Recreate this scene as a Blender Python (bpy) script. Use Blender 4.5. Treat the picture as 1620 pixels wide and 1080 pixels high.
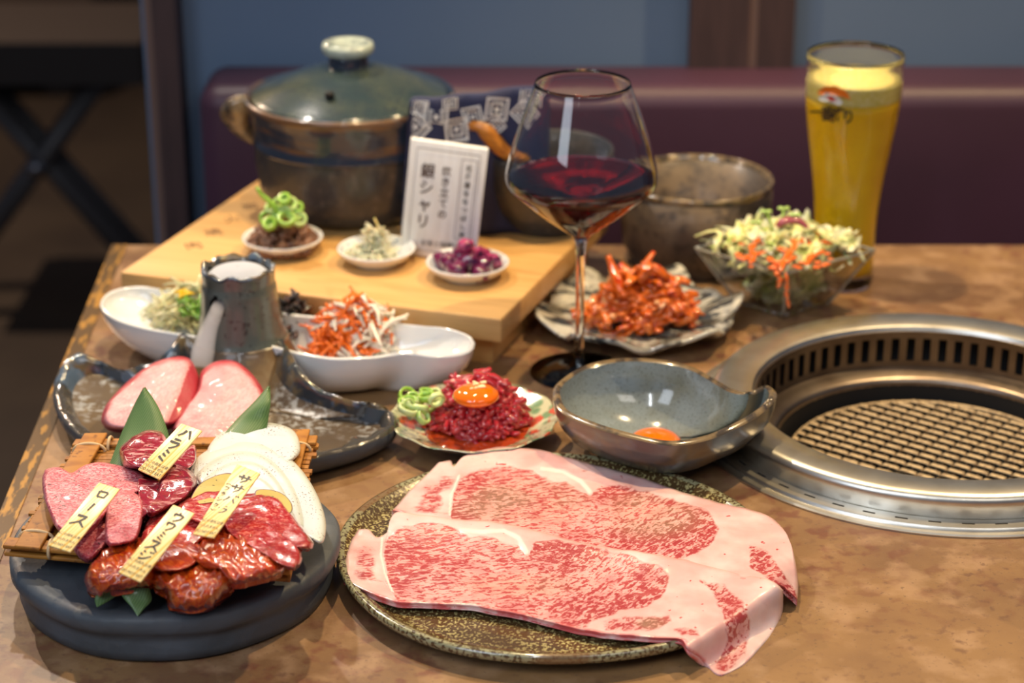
import bpy, bmesh, math, random
import numpy as np
from mathutils import Vector, noise, Matrix
for o in list(bpy.data.objects): bpy.data.objects.remove(o)
sc = bpy.context.scene
COL = sc.collection
R_ = math.radians
# ------------------------------------------------------------------ camera, world, lights, exposure
H, TH, FPX = .658, R_(22.6), 3380.
cd = bpy.data.cameras.new('camera'); cam = bpy.data.objects.new('camera', cd); COL.objects.link(cam)
cam.location = (0, 0, H); cam.rotation_euler = (R_(90) - TH, 0, 0)
cd.sensor_width = 36; cd.lens = FPX / 1620 * 36; cd.clip_start = .05
cd.dof.use_dof = True; cd.dof.focus_distance = 1.345; cd.dof.aperture_fstop = 5.6
sc.camera = cam
w = bpy.data.worlds.new('world'); sc.world = w; w.use_nodes = True
w.node_tree.nodes['Background'].inputs[0].default_value = (.62, .72, 1.0, 1)
w.node_tree.nodes['Background'].inputs[1].default_value = .13
def light(kind, name, loc, target, power, col, size=.1, sizey=None, angle=60, blend=.6):
    l = bpy.data.lights.new(name, kind); l.energy = power; l.color = col
    if kind == 'SPOT': l.spot_size = R_(angle); l.spot_blend = blend; l.shadow_soft_size = size
    if kind == 'AREA':
        l.size = size
        if sizey: l.shape = 'RECTANGLE'; l.size_y = sizey
    o = bpy.data.objects.new(name, l); COL.objects.link(o); o.location = loc
    o.rotation_euler = (Vector(target) - Vector(loc)).to_track_quat('-Z', 'Y').to_euler(); return o
light('SPOT', 'ceiling_spot_back_left', (-.50, 2.03, 1.02), (.0, 1.3, 0), 31, (1, .90, .78), .018, angle=85)
light('SPOT', 'ceiling_spot_right', (.66, 1.74, 1.35), (.45, 1.5, 0), 58, (1, .72, .38), .022, angle=75)
light('SPOT', 'ceiling_spot_centre', (-.08, 1.73, 1.4), (.22, 1.5, 0), 56, (1, .74, .40), .02, angle=62)
light('AREA', 'window_light_left', (-.9, .1, 1.1), (0, 1.3, 0), 9, (.78, .87, 1), .6, 1.0)
light('AREA', 'tube_light_front', (-.25, .0, 1.45), (0, 1.5, 0), 4.5, (.90, .95, 1), .06, .9)
light('AREA', 'added_front_fill', (.75, .1, 1.5), (.3, 1.4, 0), 5, (1, .95, .88), .9, .5)  # added fill behind the camera, gives the steel something bright to reflect
light('POINT', 'added_back_room_fill', (-1.5, 3.4, 1.3), (0, 0, 0), 130, (1, .72, .50), .1)  # added fill to lift the dark back room, no visible source
sc.view_settings.view_transform = 'Standard'; sc.view_settings.look = 'None'
sc.view_settings.gamma = 1; sc.view_settings.exposure = 0.04; sc.view_settings.use_curve_mapping = False
sc.cycles.sample_clamp_indirect = 4; sc.cycles.max_bounces = 24; sc.cycles.glossy_bounces = 16; sc.cycles.transmission_bounces = 24
sc.cycles.volume_bounces = 4; sc.cycles.volume_step_rate = 1

# ------------------------------------------------------------------ helpers
ct, st_ = math.cos(TH), math.sin(TH)
def W(px, py, z=0.):
    """point where the sight line of a photograph position meets height z"""
    a, b, c = px - 810., FPX, -(py - 540.)
    Y = b*ct + c*st_; Z = -b*st_ + c*ct
    t = (z - H) / Z
    return np.array([a*t, Y*t, z])
def S(r, g, b):
    f = lambda c: (c/12.92 if c <= .04045 else ((c+.055)/1.055)**2.4)
    return (f(r/255), f(g/255), f(b/255), 1)
def nz(p, s, o=0): return noise.noise(Vector((p[0]*s+o, p[1]*s+o*1.7, p[2]*s-o)))
class MB:
    def __init__(s): s.V = []; s.F = []; s.T = []; s.n = 0
    def add(s, V, F, tint=0.):
        V = np.asarray(V, float).reshape(-1, 3)
        s.V.append(V); s.F += [tuple(i + s.n for i in f) for f in F]; s.T.append(np.full(len(V), tint)); s.n += len(V)
        return s
    def get(s): return np.concatenate(s.V), s.F, {'tint': np.concatenate(s.T)}
def obj(name, V, F, mat, parent=None, at=None, smooth=True, attrs=None, kind=None, flat_angle=None):
    V = np.asarray(V, float).reshape(-1, 3)
    org = np.array(parent_loc(parent)) if parent is not None else (np.array(at, float) if at is not None else V.mean(0))
    me = bpy.data.meshes.new(name); me.from_pydata((V - org).tolist(), [], [tuple(int(i) for i in f) for f in F]); me.validate()
    bm_ = bmesh.new(); bm_.from_mesh(me); bmesh.ops.recalc_face_normals(bm_, faces=bm_.faces); bm_.to_mesh(me); bm_.free()
    if len(V) == len(me.vertices) and attrs:
        for k, a in attrs.items():
            A = me.attributes.new(k, 'FLOAT', 'POINT'); A.data.foreach_set('value', np.asarray(a, dtype=np.float32))
    if smooth: me.polygons.foreach_set('use_smooth', [True]*len(me.polygons))
    if smooth and flat_angle: me.set_sharp_from_angle(angle=R_(flat_angle))
    me.materials.append(mat)
    o = bpy.data.objects.new(name, me); COL.objects.link(o)
    if parent is not None: o.parent = parent
    else: o.location = org
    if kind: o['kind'] = kind
    return o
def parent_loc(p):
    v = Vector((0, 0, 0))
    while p is not None: v += p.location; p = p.parent
    return v
def tag(o, label, cat, group=None, kind=None):
    o['label'] = label; o['category'] = cat
    if group: o['group'] = group
    if kind: o['kind'] = kind
    return o
def thing(name, label, cat, loc, group=None):
    o = bpy.data.objects.new(name, None); COL.objects.link(o); o.location = tuple(loc); o.empty_display_size = .02
    return tag(o, label, cat, group)
def copy_tree(o, delta):
    r = o.copy(); COL.objects.link(r); r.location = Vector(o.location) + Vector(delta)
    for ch in o.children:
        c = ch.copy(); COL.objects.link(c); c.parent = r
        for g in ch.children:
            d = g.copy(); COL.objects.link(d); d.parent = c
    return r
def lathe(c, prof, n=72, wob=None, close=False):
    V = []; F = []; m = len(prof)
    for i in range(n):
        a = 2*math.pi*i/n
        for j, (r, z) in enumerate(prof):
            rr, zz = (r, z) if wob is None else wob(a, r, z, j)
            V.append((c[0]+rr*math.cos(a), c[1]+rr*math.sin(a), c[2]+zz))
    for i in range(n):
        k = (i+1) % n
        for j in range(m-1 if not close else m):
            l = (j+1) % m
            F.append((i*m+j, k*m+j, k*m+l, i*m+l))
    return V, F
def spl(pts, n, closed=False):
    """Catmull-Rom resample, equal arc length"""
    P = np.array(pts, float); m = len(P); out = []
    rng = m if closed else m-1
    for i in range(rng):
        if closed: a, b, c, d = P[(i-1) % m], P[i], P[(i+1) % m], P[(i+2) % m]
        else: a, b, c, d = P[max(i-1, 0)], P[i], P[i+1], P[min(i+2, m-1)]
        for k in range(12):
            t = k/12
            out.append(.5*((2*b)+(c-a)*t+(2*a-5*b+4*c-d)*t*t+(3*b-a-3*c+d)*t**3))
    if not closed: out.append(P[-1])
    out = np.array(out)
    if closed: out = np.vstack([out, out[:1]])
    L = np.r_[0, np.cumsum(np.linalg.norm(np.diff(out, axis=0), axis=1))]
    q = np.linspace(0, L[-1], n+1)[:-1] if closed else np.linspace(0, L[-1], n)
    return np.stack([np.interp(q, L, out[:, k]) for k in range(P.shape[1])], 1)
def tube(path, rad, sides=8, cap=True, flat=1.):
    P = np.asarray(path, float); n = len(P)
    rad = np.full(n, rad) if np.isscalar(rad) else np.interp(np.linspace(0, 1, n), np.linspace(0, 1, len(rad)), rad)
    V = []; F = []
    T = np.gradient(P, axis=0); T /= np.linalg.norm(T, axis=1)[:, None]+1e-12
    up = np.array([0, 0, 1.]) if abs(T[0][2]) < .9 else np.array([1., 0, 0])
    s = np.cross(T[0], up); s /= np.linalg.norm(s)
    for i in range(n):
        s = s - T[i]*np.dot(s, T[i]); s /= np.linalg.norm(s)+1e-12
        u = np.cross(s, T[i])
        for k in range(sides):
            a = 2*math.pi*k/sides
            V.append(P[i] + rad[i]*(math.cos(a)*s + flat*math.sin(a)*u))
    for i in range(n-1):
        for k in range(sides):
            l = (k+1) % sides
            F.append((i*sides+k, i*sides+l, (i+1)*sides+l, (i+1)*sides+k))
    if cap:
        F.append(tuple(range(sides-1, -1, -1))); F.append(tuple((n-1)*sides+k for k in range(sides)))
    return np.array(V), F
def box8(p):  # 4 bottom corners, 4 top corners
    return np.array(p, float), [(0, 3, 2, 1), (4, 5, 6, 7), (0, 1, 5, 4), (1, 2, 6, 5), (2, 3, 7, 6), (3, 0, 4, 7)]
def box(x0, x1, y0, y1, z0, z1): return box8([(x0, y0, z0), (x1, y0, z0), (x1, y1, z0), (x0, y1, z0), (x0, y0, z1), (x1, y0, z1), (x1, y1, z1), (x0, y1, z1)])
def bevel(o, w=.002, seg=3):
    m = o.modifiers.new('bevel', 'BEVEL'); m.width = w; m.segments = seg; m.limit_method = 'ANGLE'; return o
def subsurf(o, l=1):
    m = o.modifiers.new('subsurf', 'SUBSURF'); m.levels = l; m.render_levels = l; return o
def blob(c, r, seed=0, n=10, amp=.25, sc_=None, rot=None):
    V = []; F = []; rows = n//2+1
    sc_ = sc_ or (1, 1, 1)
    for i in range(rows+1):
        ph = math.pi*i/rows
        for k in range(n):
            a = 2*math.pi*k/n
            d = np.array([math.sin(ph)*math.cos(a), math.sin(ph)*math.sin(a), math.cos(ph)])
            rr = r*(1+amp*nz(d, 1.6, seed*3.1))
            V.append(d*rr*np.array(sc_))
    V = np.array(V)
    if rot is not None: V = V @ np.array(Matrix.Rotation(rot[0], 3, 'Z') @ Matrix.Rotation(rot[1], 3, 'X')).T
    V = V + np.array(c)
    for i in range(rows):
        for k in range(n):
            l = (k+1) % n; F.append((i*n+k, (i+1)*n+k, (i+1)*n+l, i*n+l))
    return V, F
def slab(outline, z0, th, n=120, rings=26, amp=.0012, ns=60., seed=0, conv=None, edge=.22, dome=0., wrinkle=None, jag=0.):
    """a solid slice: outline in photograph positions (conv maps them), z0 = height of its underside (number or function of position)"""
    P = np.array([conv(*p) if conv else p for p in outline], float)
    P = spl(P, n, True)
    if jag:
        c0 = P.mean(0)
        for i in range(n):
            P[i] += (P[i]-c0)*jag*noise.noise(Vector((i*.55, seed, 0)))
    c = P.mean(0)
    zf = z0 if callable(z0) else (lambda x, y: z0)
    V = []; ed = []; QX = []
    def put(q, h, t):
        QX.append(q)
        zb = zf(q[0], q[1]); p = W(q[0], q[1], zb+h)
        V.append(p); ed.append(t)
    ts = [math.sin(.5*math.pi*(j+1)/rings) for j in range(rings)]
    put(c, th+dome, 0)
    for t in ts:
        k = 1. if t < 1-edge else math.sqrt(max(0, 1-((t-(1-edge))/edge)**2))
        for i in range(n):
            q = c+(P[i]-c)*t
            h = th*(.15+.85*k) + dome*(1-t*t)
            zb = zf(q[0], q[1]); p = W(q[0], q[1], zb+h)
            d = amp*nz(p, ns, seed)+amp*.5*nz(p, ns*2.6, seed+5)
            if wrinkle: d += wrinkle(q[0], q[1])
            p[2] += d*(1 if t < .97 else .4)
            V.append(p); ed.append(t); QX.append(q)
    base = len(V)
    for i in range(n):
        q = P[i]; zb = zf(q[0], q[1]); p = W(q[0], q[1], zb+th*.15); p[2] = zb; 
        p[:2] += (W(c[0], c[1], zb+th)[:2]-p[:2])*.03
        V.append(p); ed.append(1); QX.append(q)
    p = W(c[0], c[1], zf(*c)+th); p[2] = zf(*c); V.append(p); ed.append(1); QX.append(c)
    F = [(0, 1+i, 1+(i+1) % n) for i in range(n)]
    for j in range(rings):
        a = 1+j*n; b = 1+(j+1)*n
        for i in range(n):
            k = (i+1) % n; F.append((a+i, b+i, b+k, a+k))
    F += [(base+i, len(V)-1, base+(i+1) % n) for i in range(n)]
    return np.array(V), F, {'edge': ed, 'qx': [q[0] for q in QX], 'qy': [q[1] for q in QX]}
# ------------------------------------------------------------------ materials
def M(name, col, rough=.5, metal=0, coat=0, coatr=.06, sss=0, sssr=(1, .35, .25), ssss=.004, trans=0, ior=1.45, layers=(), bump=(), spec=.5, alpha=1, aniso=0):
    m = bpy.data.materials.new(name); m.use_nodes = True; nt = m.node_tree; N = nt.nodes; L = nt.links
    b = N['Principled BSDF']; I = b.inputs
    I['Roughness'].default_value = rough; I['Metallic'].default_value = metal; I['Coat Weight'].default_value = coat; I['Coat Roughness'].default_value = coatr
    I['Subsurface Weight'].default_value = sss; I['Subsurface Radius'].default_value = sssr; I['Subsurface Scale'].default_value = ssss
    I['Transmission Weight'].default_value = trans; I['IOR'].default_value = ior; I['Specular IOR Level'].default_value = spec
    I['Anisotropic'].default_value = aniso
    tc = N.new('ShaderNodeTexCoord')
    def tex(kind, scale, stretch=None, detail=3., dist=0., rot=None):
        src = tc.outputs['Object']
        if stretch or rot:
            mp = N.new('ShaderNodeMapping'); L.new(src, mp.inputs[0]); mp.inputs['Scale'].default_value = stretch or (1, 1, 1); src = mp.outputs[0]
            if rot:
                mr = N.new('ShaderNodeMapping'); L.new(tc.outputs['Object'], mr.inputs[0]); mr.inputs['Rotation'].default_value = rot; L.new(mr.outputs[0], mp.inputs[0])
        if kind == 'n':
            t = N.new('ShaderNodeTexNoise'); t.inputs['Scale'].default_value = scale; t.inputs['Detail'].default_value = detail; t.inputs['Distortion'].default_value = dist; o = t.outputs[0]
        elif kind == 'v':
            t = N.new('ShaderNodeTexVoronoi'); t.inputs['Scale'].default_value = scale; o = t.outputs['Distance']
        elif kind == 'w':
            t = N.new('ShaderNodeTexWave'); t.inputs['Scale'].default_value = scale; t.inputs['Distortion'].default_value = dist; t.inputs['Detail'].default_value = detail; o = t.outputs[1]
        L.new(src, t.inputs['Vector']); return o
    def rng(src, lo, hi, mx=1.):
        r = N.new('ShaderNodeMapRange'); r.inputs[1].default_value = lo; r.inputs[2].default_value = hi; r.inputs[4].default_value = mx; L.new(src, r.inputs[0]); return r.outputs[0]
    cur = None
    for ly in layers:
        kind, scale, lo, hi, c = ly[:5]; ex = ly[5] if len(ly) > 5 else {}
        if kind == 'a':
            at = N.new('ShaderNodeAttribute'); at.attribute_name = scale; src = at.outputs['Fac']
            if ex.get('jit'):
                jn = tex('n', ex['jit'][0]); mm = N.new('ShaderNodeMath'); mm.operation = 'MULTIPLY_ADD'; L.new(jn, mm.inputs[0]); mm.inputs[1].default_value = ex['jit'][1]; mm.inputs[2].default_value = -ex['jit'][1]*.5
                ad = N.new('ShaderNodeMath'); L.new(src, ad.inputs[0]); L.new(mm.outputs[0], ad.inputs[1]); src = ad.outputs[0]
        else: src = tex(kind, scale, ex.get('s'), ex.get('d', 3.), ex.get('dist', 0.), ex.get('rot'))
        fac = rng(src, lo, hi, ex.get('mx', 1.))
        if ex.get('mul'):   # multiply by another ramp
            k2, s2, l2, h2 = ex['mul'][:4]
            if k2 == 'a':
                at = N.new('ShaderNodeAttribute'); at.attribute_name = s2; s2_ = at.outputs['Fac']
            else: s2_ = tex(k2, s2)
            f2 = rng(s2_, l2, h2); mu = N.new('ShaderNodeMath'); mu.operation = 'MULTIPLY'; L.new(fac, mu.inputs[0]); L.new(f2, mu.inputs[1]); fac = mu.outputs[0]
        mx = N.new('ShaderNodeMix'); mx.data_type = 'RGBA'; L.new(fac, mx.inputs[0])
        if cur is None: mx.inputs[6].default_value = col
        else: L.new(cur, mx.inputs[6])
        mx.inputs[7].default_value = c; cur = mx.outputs[2]
    if cur is None: I['Base Color'].default_value = col
    else: L.new(cur, I['Base Color'])
    prev = None
    for bp in bump:
        kind, scale, strength, dist = bp[:4]; ex = bp[4] if len(bp) > 4 else {}
        bn = N.new('ShaderNodeBump'); bn.inputs['Strength'].default_value = strength; bn.inputs['Distance'].default_value = dist
        L.new(tex(kind, scale, ex.get('s'), ex.get('d', 3.), ex.get('dist', 0.), ex.get('rot')), bn.inputs['Height'])
        if prev: L.new(prev, bn.inputs['Normal'])
        prev = bn.outputs[0]
    if prev: L.new(prev, I['Normal']); 
    if alpha < 1: I['Alpha'].default_value = alpha
    return m
def solid(name, c, rough=.5, **k): return M(name, S(*c), rough, **k)

m_table = M('table_laminate', S(146, 112, 74), .40, coat=.08, coatr=.25, layers=[('n', 9, .42, .62, S(122, 90, 62), {'d': 8}), ('n', 75, .50, .60, S(112, 68, 52), {'d': 7, 'mx': .8, 'mul': ('n', 6, .44, .58)}), ('n', 38, .5, .66, S(172, 138, 104), {'d': 8, 'mx': .6}), ('n', 140, .56, .66, S(104, 72, 56), {'d': 6, 'mx': .65, 'mul': ('n', 14, .45, .6)}), ('n', 300, .58, .70, S(176, 144, 110), {'d': 6, 'mx': .22}), ('n', 300, .62, .68, S(84, 60, 46), {'d': 4, 'mx': .5})], bump=[('n', 500, .12, .0004)])
m_edge = M('worn_brass_brown_edge', S(98, 76, 48), .38, metal=.2, layers=[('n', 60, .53, .6, S(176, 130, 60), {'s': (3, .6, 1)})])
m_wall = M('slate_blue_wall', S(106, 126, 152), .85, layers=[('n', 3, .35, .7, S(98, 118, 143))], bump=[('n', 500, .1, .0005)])
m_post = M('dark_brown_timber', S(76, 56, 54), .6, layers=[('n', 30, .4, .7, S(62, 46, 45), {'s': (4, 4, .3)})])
m_dark = solid('very_dark_brown', (44, 36, 32), .7)
m_far = M('dark_far_wall', S(70, 54, 42), .9, layers=[('n', 1.6, .4, .65, S(50, 40, 34))])
m_floor = M('dark_floor_tile', S(58, 49, 40), .6, layers=[('n', 4, .4, .65, S(46, 38, 32))])
m_vinyl = M('burgundy_vinyl', S(74, 45, 63), .48, layers=[('n', 6, .35, .7, S(66, 41, 56))], bump=[('n', 700, .12, .0005)], coat=.08, coatr=.4)
m_steel = M('brushed_steel', S(226, 222, 212), .34, metal=1, layers=[('n', 40, .4, .7, S(206, 200, 188))], bump=[('n', 300, .03, .0003, {'s': (1, 1, 14)})])
m_steelin = M('heat_stained_steel', S(150, 136, 122), .34, metal=1, layers=[('n', 25, .4, .7, S(120, 104, 92))])
m_soot_shade = solid('soot_and_shade_black', (26, 23, 21), .75)  # soot on the fire pot; painted shade in and behind the slots
m_wire = M('grate_wire', S(186, 164, 130), .5, metal=.45, layers=[('n', 300, .5, .7, S(140, 118, 92)), ('a', 'notch', .2, .8, S(96, 74, 50))])
m_wiredark = solid('rusty_dark_wire', (70, 54, 38), .6, metal=.3)
m_board = M('pale_bamboo_wood', S(214, 170, 108), .42, coat=.1, layers=[('n', 10, .35, .7, S(200, 152, 88), {'s': (.5, 5, 5), 'rot': (0, 0, .32)}), ('n', 60, .5, .7, S(186, 138, 80), {'s': (.15, 5, 5), 'mx': .5, 'rot': (0, 0, .32)})], bump=[('n', 90, .05, .0004)])
m_burn = solid('burnt_lettering', (112, 78, 44), .7)
m_donabe = M('iron_glaze_clay', S(50, 51, 54), .38, coat=.35, coatr=.12, layers=[('n', 30, .45, .68, S(68, 62, 54)), ('n', 160, .55, .7, S(96, 88, 80), {'mx': .6})], bump=[('n', 220, .25, .0008)])
m_lid = M('blue_green_glaze', S(46, 60, 62), .22, coat=1, coatr=.06, layers=[('n', 22, .4, .65, S(74, 80, 66)), ('n', 250, .5, .7, S(44, 52, 58), {'mx': .8})], bump=[('n', 300, .12, .0005)])
m_potband = M('blue_brown_glaze', S(38, 48, 64), .3, coat=.6, layers=[('n', 16, .54, .62, S(110, 78, 48), {'s': (.4, .4, 3)}), ('n', 120, .55, .7, S(70, 74, 80), {'mx': .6})])
m_knob = M('celadon_knob_glaze', S(176, 186, 172), .15, coat=1, layers=[('n', 90, .5, .65, S(110, 120, 116))])
m_rustpot = M('rustic_brown_clay', S(82, 70, 60), .5, coat=.15, coatr=.2, layers=[('n', 26, .42, .62, S(112, 94, 74)), ('n', 110, .5, .64, S(56, 46, 42), {'mx': .8})], bump=[('n', 160, .25, .001)])
m_rustrim = M('rustic_rim_glaze', S(128, 108, 78), .2, coat=1, layers=[('n', 80, .45, .6, S(70, 62, 54))])
m_porc = M('white_porcelain', S(232, 232, 230), .12, coat=1, sss=.05)
m_cobalt = M('cobalt_pattern_porcelain', S(228, 230, 228), .14, coat=1, layers=[('v', 190, .32, .2, S(110, 150, 184), {'mx': .8})])
m_stone = M('black_stoneware', S(70, 76, 82), .55, layers=[('n', 20, .4, .7, S(84, 90, 98)), ('n', 260, .55, .7, S(82, 84, 86), {'mx': .5})], bump=[('v', 70, .22, .004), ('n', 22, .5, .004, {'d': 1}), ('n', 500, .2, .0006)])
m_volc = M('olive_brown_glaze', S(104, 78, 46), .4, coat=.4, coatr=.06, layers=[('n', 16, .42, .6, S(64, 66, 66)), ('n', 120, .52, .68, S(116, 96, 66), {'mx': .7})], bump=[('n', 90, .2, .0012)])
m_chim = M('grey_green_glaze', S(92, 97, 88), .32, coat=.55, coatr=.1, layers=[('n', 30, .45, .62, S(72, 74, 64)), ('n', 220, .6, .7, S(48, 44, 40), {'mx': .8})], bump=[('n', 60, .25, .0015)])
m_ridge = M('blue_black_glaze_ridge', S(58, 62, 66), .14, coat=1, coatr=.05, layers=[('n', 70, .48, .6, S(104, 88, 62)), ('n', 50, .55, .62, S(92, 112, 134), {'mx': .8}), ('a', 'stone', .3, .8, S(74, 70, 64))], bump=[('n', 120, .5, .002)])
m_volin = M('grey_crackle_glaze', S(112, 96, 76), .2, coat=1, layers=[('n', 14, .45, .6, S(96, 82, 66)), ('n', 190, .48, .6, S(178, 180, 180), {'mx': .8, 'mul': ('n', 22, .50, .62), 'd': 6})], bump=[('n', 120, .15, .0008)])
m_plate = M('olive_speckled_glaze', S(84, 64, 38), .26, coat=.9, coatr=.1, layers=[('n', 520, .535, .585, S(186, 174, 118), {'d': 5, 'mul': ('n', 18, .22, .55)}), ('n', 12, .56, .66, S(58, 44, 30), {'mx': .6})], bump=[('n', 420, .3, .0008)])
m_plrim = M('plate_rim_glaze', S(156, 152, 116), .2, coat=1, layers=[('n', 420, .50, .56, S(84, 66, 42)), ('n', 24, .54, .62, S(122, 90, 58), {'mx': .8})], bump=[('n', 120, .25, .001)])
m_bowl = M('blue_grey_speckled_glaze', S(138, 150, 152), .16, coat=1, coatr=.05, layers=[('n', 22, .42, .62, S(124, 128, 116)), ('n', 700, .55, .66, S(76, 76, 68), {'mx': .55, 'd': 5})])
m_bowlout = M('grey_brown_glaze', S(80, 78, 72), .3, coat=.6, coatr=.15, layers=[('n', 30, .45, .6, S(106, 90, 66)), ('n', 40, .52, .64, S(84, 100, 116), {'mx': .7})], bump=[('n', 80, .15, .001)])
m_ktplate = M('black_white_swirl_glaze', S(196, 192, 178), .16, coat=1, coatr=.05, layers=[('n', 30, .5, .56, S(58, 60, 62), {'s': (1, 2.2, 1), 'dist': 1.2}), ('n', 40, .58, .66, S(104, 96, 80), {'mx': .7})], bump=[('n', 60, .25, .0015)])
m_ykplate = M('patterned_porcelain_inside', S(196, 194, 160), .16, coat=1, layers=[('v', 75, .42, .28, S(104, 142, 100), {'mx': .9}), ('n', 55, .55, .6, S(196, 72, 44), {'mx': .95}), ('n', 160, .6, .64, S(80, 90, 90), {'mx': .7})])
m_ykout = solid('grey_porcelain', (150, 152, 150), .2, coat=1)
m_glass = M('clear_glass', (1, 1, 1, 1), 0.0, trans=1, ior=1.48)
m_wine = M('red_wine', (.22, .0015, .003, 1), 0.0, trans=1, ior=1.34)
m_beer = M('yellow_citrus_drink', S(250, 208, 6), .35, sss=.0, sssr=(1, .8, .1), ssss=.02, layers=[('n', 24, .4, .7, S(240, 192, 4))])
m_froth = M('pale_yellow_froth', S(214, 200, 100), .6, layers=[('n', 400, .4, .6, S(228, 216, 150))])
m_yolk = M('egg_yolk', S(250, 118, 6), .08, coat=1, coatr=.02, sss=.3, sssr=(1, .4, .05), ssss=.006)
m_black = solid('black_ink', (22, 18, 16), .5)
m_brown_ink = solid('brown_ink', (84, 62, 52), .6)
m_whitewood = M('white_washed_wood', S(242, 240, 236), .5, layers=[('n', 60, .4, .7, S(230, 225, 218), {'s': (3, 3, .2)})])
m_grey = solid('grey_line', (176, 172, 170), .6)
m_tagm = M('yellow_wood_print', S(240, 214, 138), .35, coat=.3, layers=[('w', 1, .62, .75, S(232, 178, 60))])
m_bamboo = M('amber_bamboo', S(172, 116, 44), .6, coat=.0, coatr=.2, layers=[('n', 40, .42, .65, S(150, 94, 32), {'s': (1, 3, 3)}), ('n', 150, .6, .68, S(112, 66, 22), {'mx': .8})])
m_cord = solid('pale_rattan_cord', (214, 184, 140), .55)
m_leaf = M('bamboo_leaf_green', S(92, 124, 74), .5, coat=.12, layers=[('w', 230, .3, .9, S(60, 94, 48), {'rot': (0, 0, .5), 'mx': .7})])
m_onion = M('white_onion', S(208, 216, 222), .3, coat=.3, coatr=.1, sss=.1, sssr=(1, 1, .8), ssss=.006, layers=[('a', 'edge', .82, 1.0, S(214, 218, 204)), ('n', 620, .645, .675, S(104, 70, 46), {'d': 1.5, 'mul': ('n', 30, .47, .6)})], bump=[('n', 60, .15, .001)])
m_spotato = M('yellow_sweet_potato', S(196, 176, 96), .4, coat=.3, layers=[('a', 'edge', .93, .97, S(112, 62, 84)), ('n', 300, .64, .67, S(90, 70, 40))])
def meat(name, c1, c2, c3, scale=70, lo=.46, hi=.6, stretch=(1, 2.4, 1), rough=.2, coat=.55, pepper=True, rot=None, edgec=None, bumpd=.0012, dist=1.2):
    ly = [('n', scale, lo, hi, S(*c2), {'s': stretch, 'd': 6, 'dist': dist, 'rot': rot}), ('n', 16, .5, .68, S(*c3), {'mx': .75})]
    if edgec: ly.append(('a', 'edge', .86, .98, S(*edgec), {'jit': (60, .25)}))
    if pepper: ly.append(('n', 560, .67, .70, S(70, 52, 42), {'d': 1}))
    return M(name, S(*c1), rough, coat=coat, coatr=.1, sss=.18, ssss=.004, layers=ly, bump=[('n', scale*1.2, .5, bumpd, {'s': stretch, 'rot': rot}), ('n', 380, .4, .0007)])
m_roast = meat('marbled_pink_beef', (186, 70, 88), (232, 160, 164), (168, 52, 72), 380, .44, .57, (1, 1.8, 1), bumpd=.0009, rough=.45, coat=.1)
m_harami = meat('dark_red_beef_chunk', (152, 36, 56), (230, 166, 166), (120, 24, 40), 80, .54, .62, (1, 2.4, 2))
m_sasa = meat('red_marinated_marbled_beef', (176, 36, 36), (220, 122, 112), (150, 40, 22), 330, .50, .62, (1, 1.6, 1), rough=.14, coat=1, pepper=False, bumpd=.001)
m_uwa = meat('brown_glazed_marinated_beef', (168, 54, 16), (200, 94, 20), (200, 62, 46), 150, .46, .62, (1, 3.5, 1), rough=.18, coat=1, pepper=False, rot=(0, 0, .8), bumpd=.0014)
m_tongue = meat('pale_pink_tongue', (222, 152, 154), (230, 176, 176), (208, 122, 128), 240, .40, .66, (2, 1, 1), pepper=False, rot=(0, 0, .6), edgec=(176, 50, 64), bumpd=.0006, rough=.5, coat=.05)
m_tongue_side = meat('red_tongue_side', (186, 72, 80), (220, 130, 134), (160, 44, 56), 90, pepper=False)
m_yukke = M('raw_beef_strips', S(168, 22, 38), .1, coat=1, coatr=.05, sss=.2, ssss=.003, layers=[('a', 'tint', .6, 1, S(206, 62, 70)), ('n', 200, .58, .66, S(232, 120, 116), {'mx': .7})])
m_kimchi = M('kimchi_orange', S(222, 100, 16), .16, coat=.9, coatr=.1, layers=[('a', 'tint', .3, .9, S(226, 118, 40)), ('n', 160, .55, .66, S(196, 60, 14)), ('a', 'tint', .93, .95, S(228, 190, 140), {'mx': .6})], bump=[('n', 240, .5, .001)])
m_scal = M('green_onion', S(150, 196, 70), .25, coat=.6, sss=.2, ssss=.003, layers=[('a', 'tint', .2, .9, S(222, 234, 176))])
m_minced = M('minced_meat_brown', S(112, 72, 50), .45, coat=.3, layers=[('a', 'tint', .2, .9, S(146, 98, 66)), ('n', 500, .5, .65, S(70, 44, 34))], bump=[('n', 400, .6, .001)])
m_radish = M('pale_pickled_radish', S(226, 222, 190), .25, coat=.6, sss=.3, ssss=.004, layers=[('a', 'tint', .5, 1, S(222, 204, 120))])
m_purple = M('purple_pickle', S(110, 26, 70), .14, coat=1, sss=.15, layers=[('a', 'tint', .5, .9, S(176, 60, 110)), ('n', 120, .5, .64, S(60, 20, 60))])
m_carrot = M('carrot_shreds', S(238, 116, 28), .22, coat=.6, sss=.2, ssss=.003, layers=[('a', 'tint', .45, .55, S(240, 232, 214)), ('a', 'tint', .9, .92, S(244, 150, 60))])
m_sprout = M('bean_sprouts', S(206, 204, 160), .22, coat=.6, sss=.3, ssss=.003, layers=[('a', 'tint', .64, .66, S(110, 156, 50)), ('a', 'tint', .93, .94, S(232, 190, 40))])
m_hijiki = M('dark_seaweed', S(36, 28, 26), .2, coat=.8, layers=[('a', 'tint', .75, .78, S(196, 84, 24)), ('a', 'tint', .55, .6, S(70, 40, 26))])
m_lettuce = M('pale_lettuce', S(224, 224, 150), .3, coat=.5, sss=.2, ssss=.003, layers=[('a', 'tint', .3, .8, S(168, 196, 84)), ('n', 60, .45, .6, S(240, 238, 206))], bump=[('n', 90, .4, .002)])
m_dress = M('orange_dressing', S(232, 108, 34), .15, coat=.8, sss=.1, bump=[('n', 300, .4, .001)])
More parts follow.
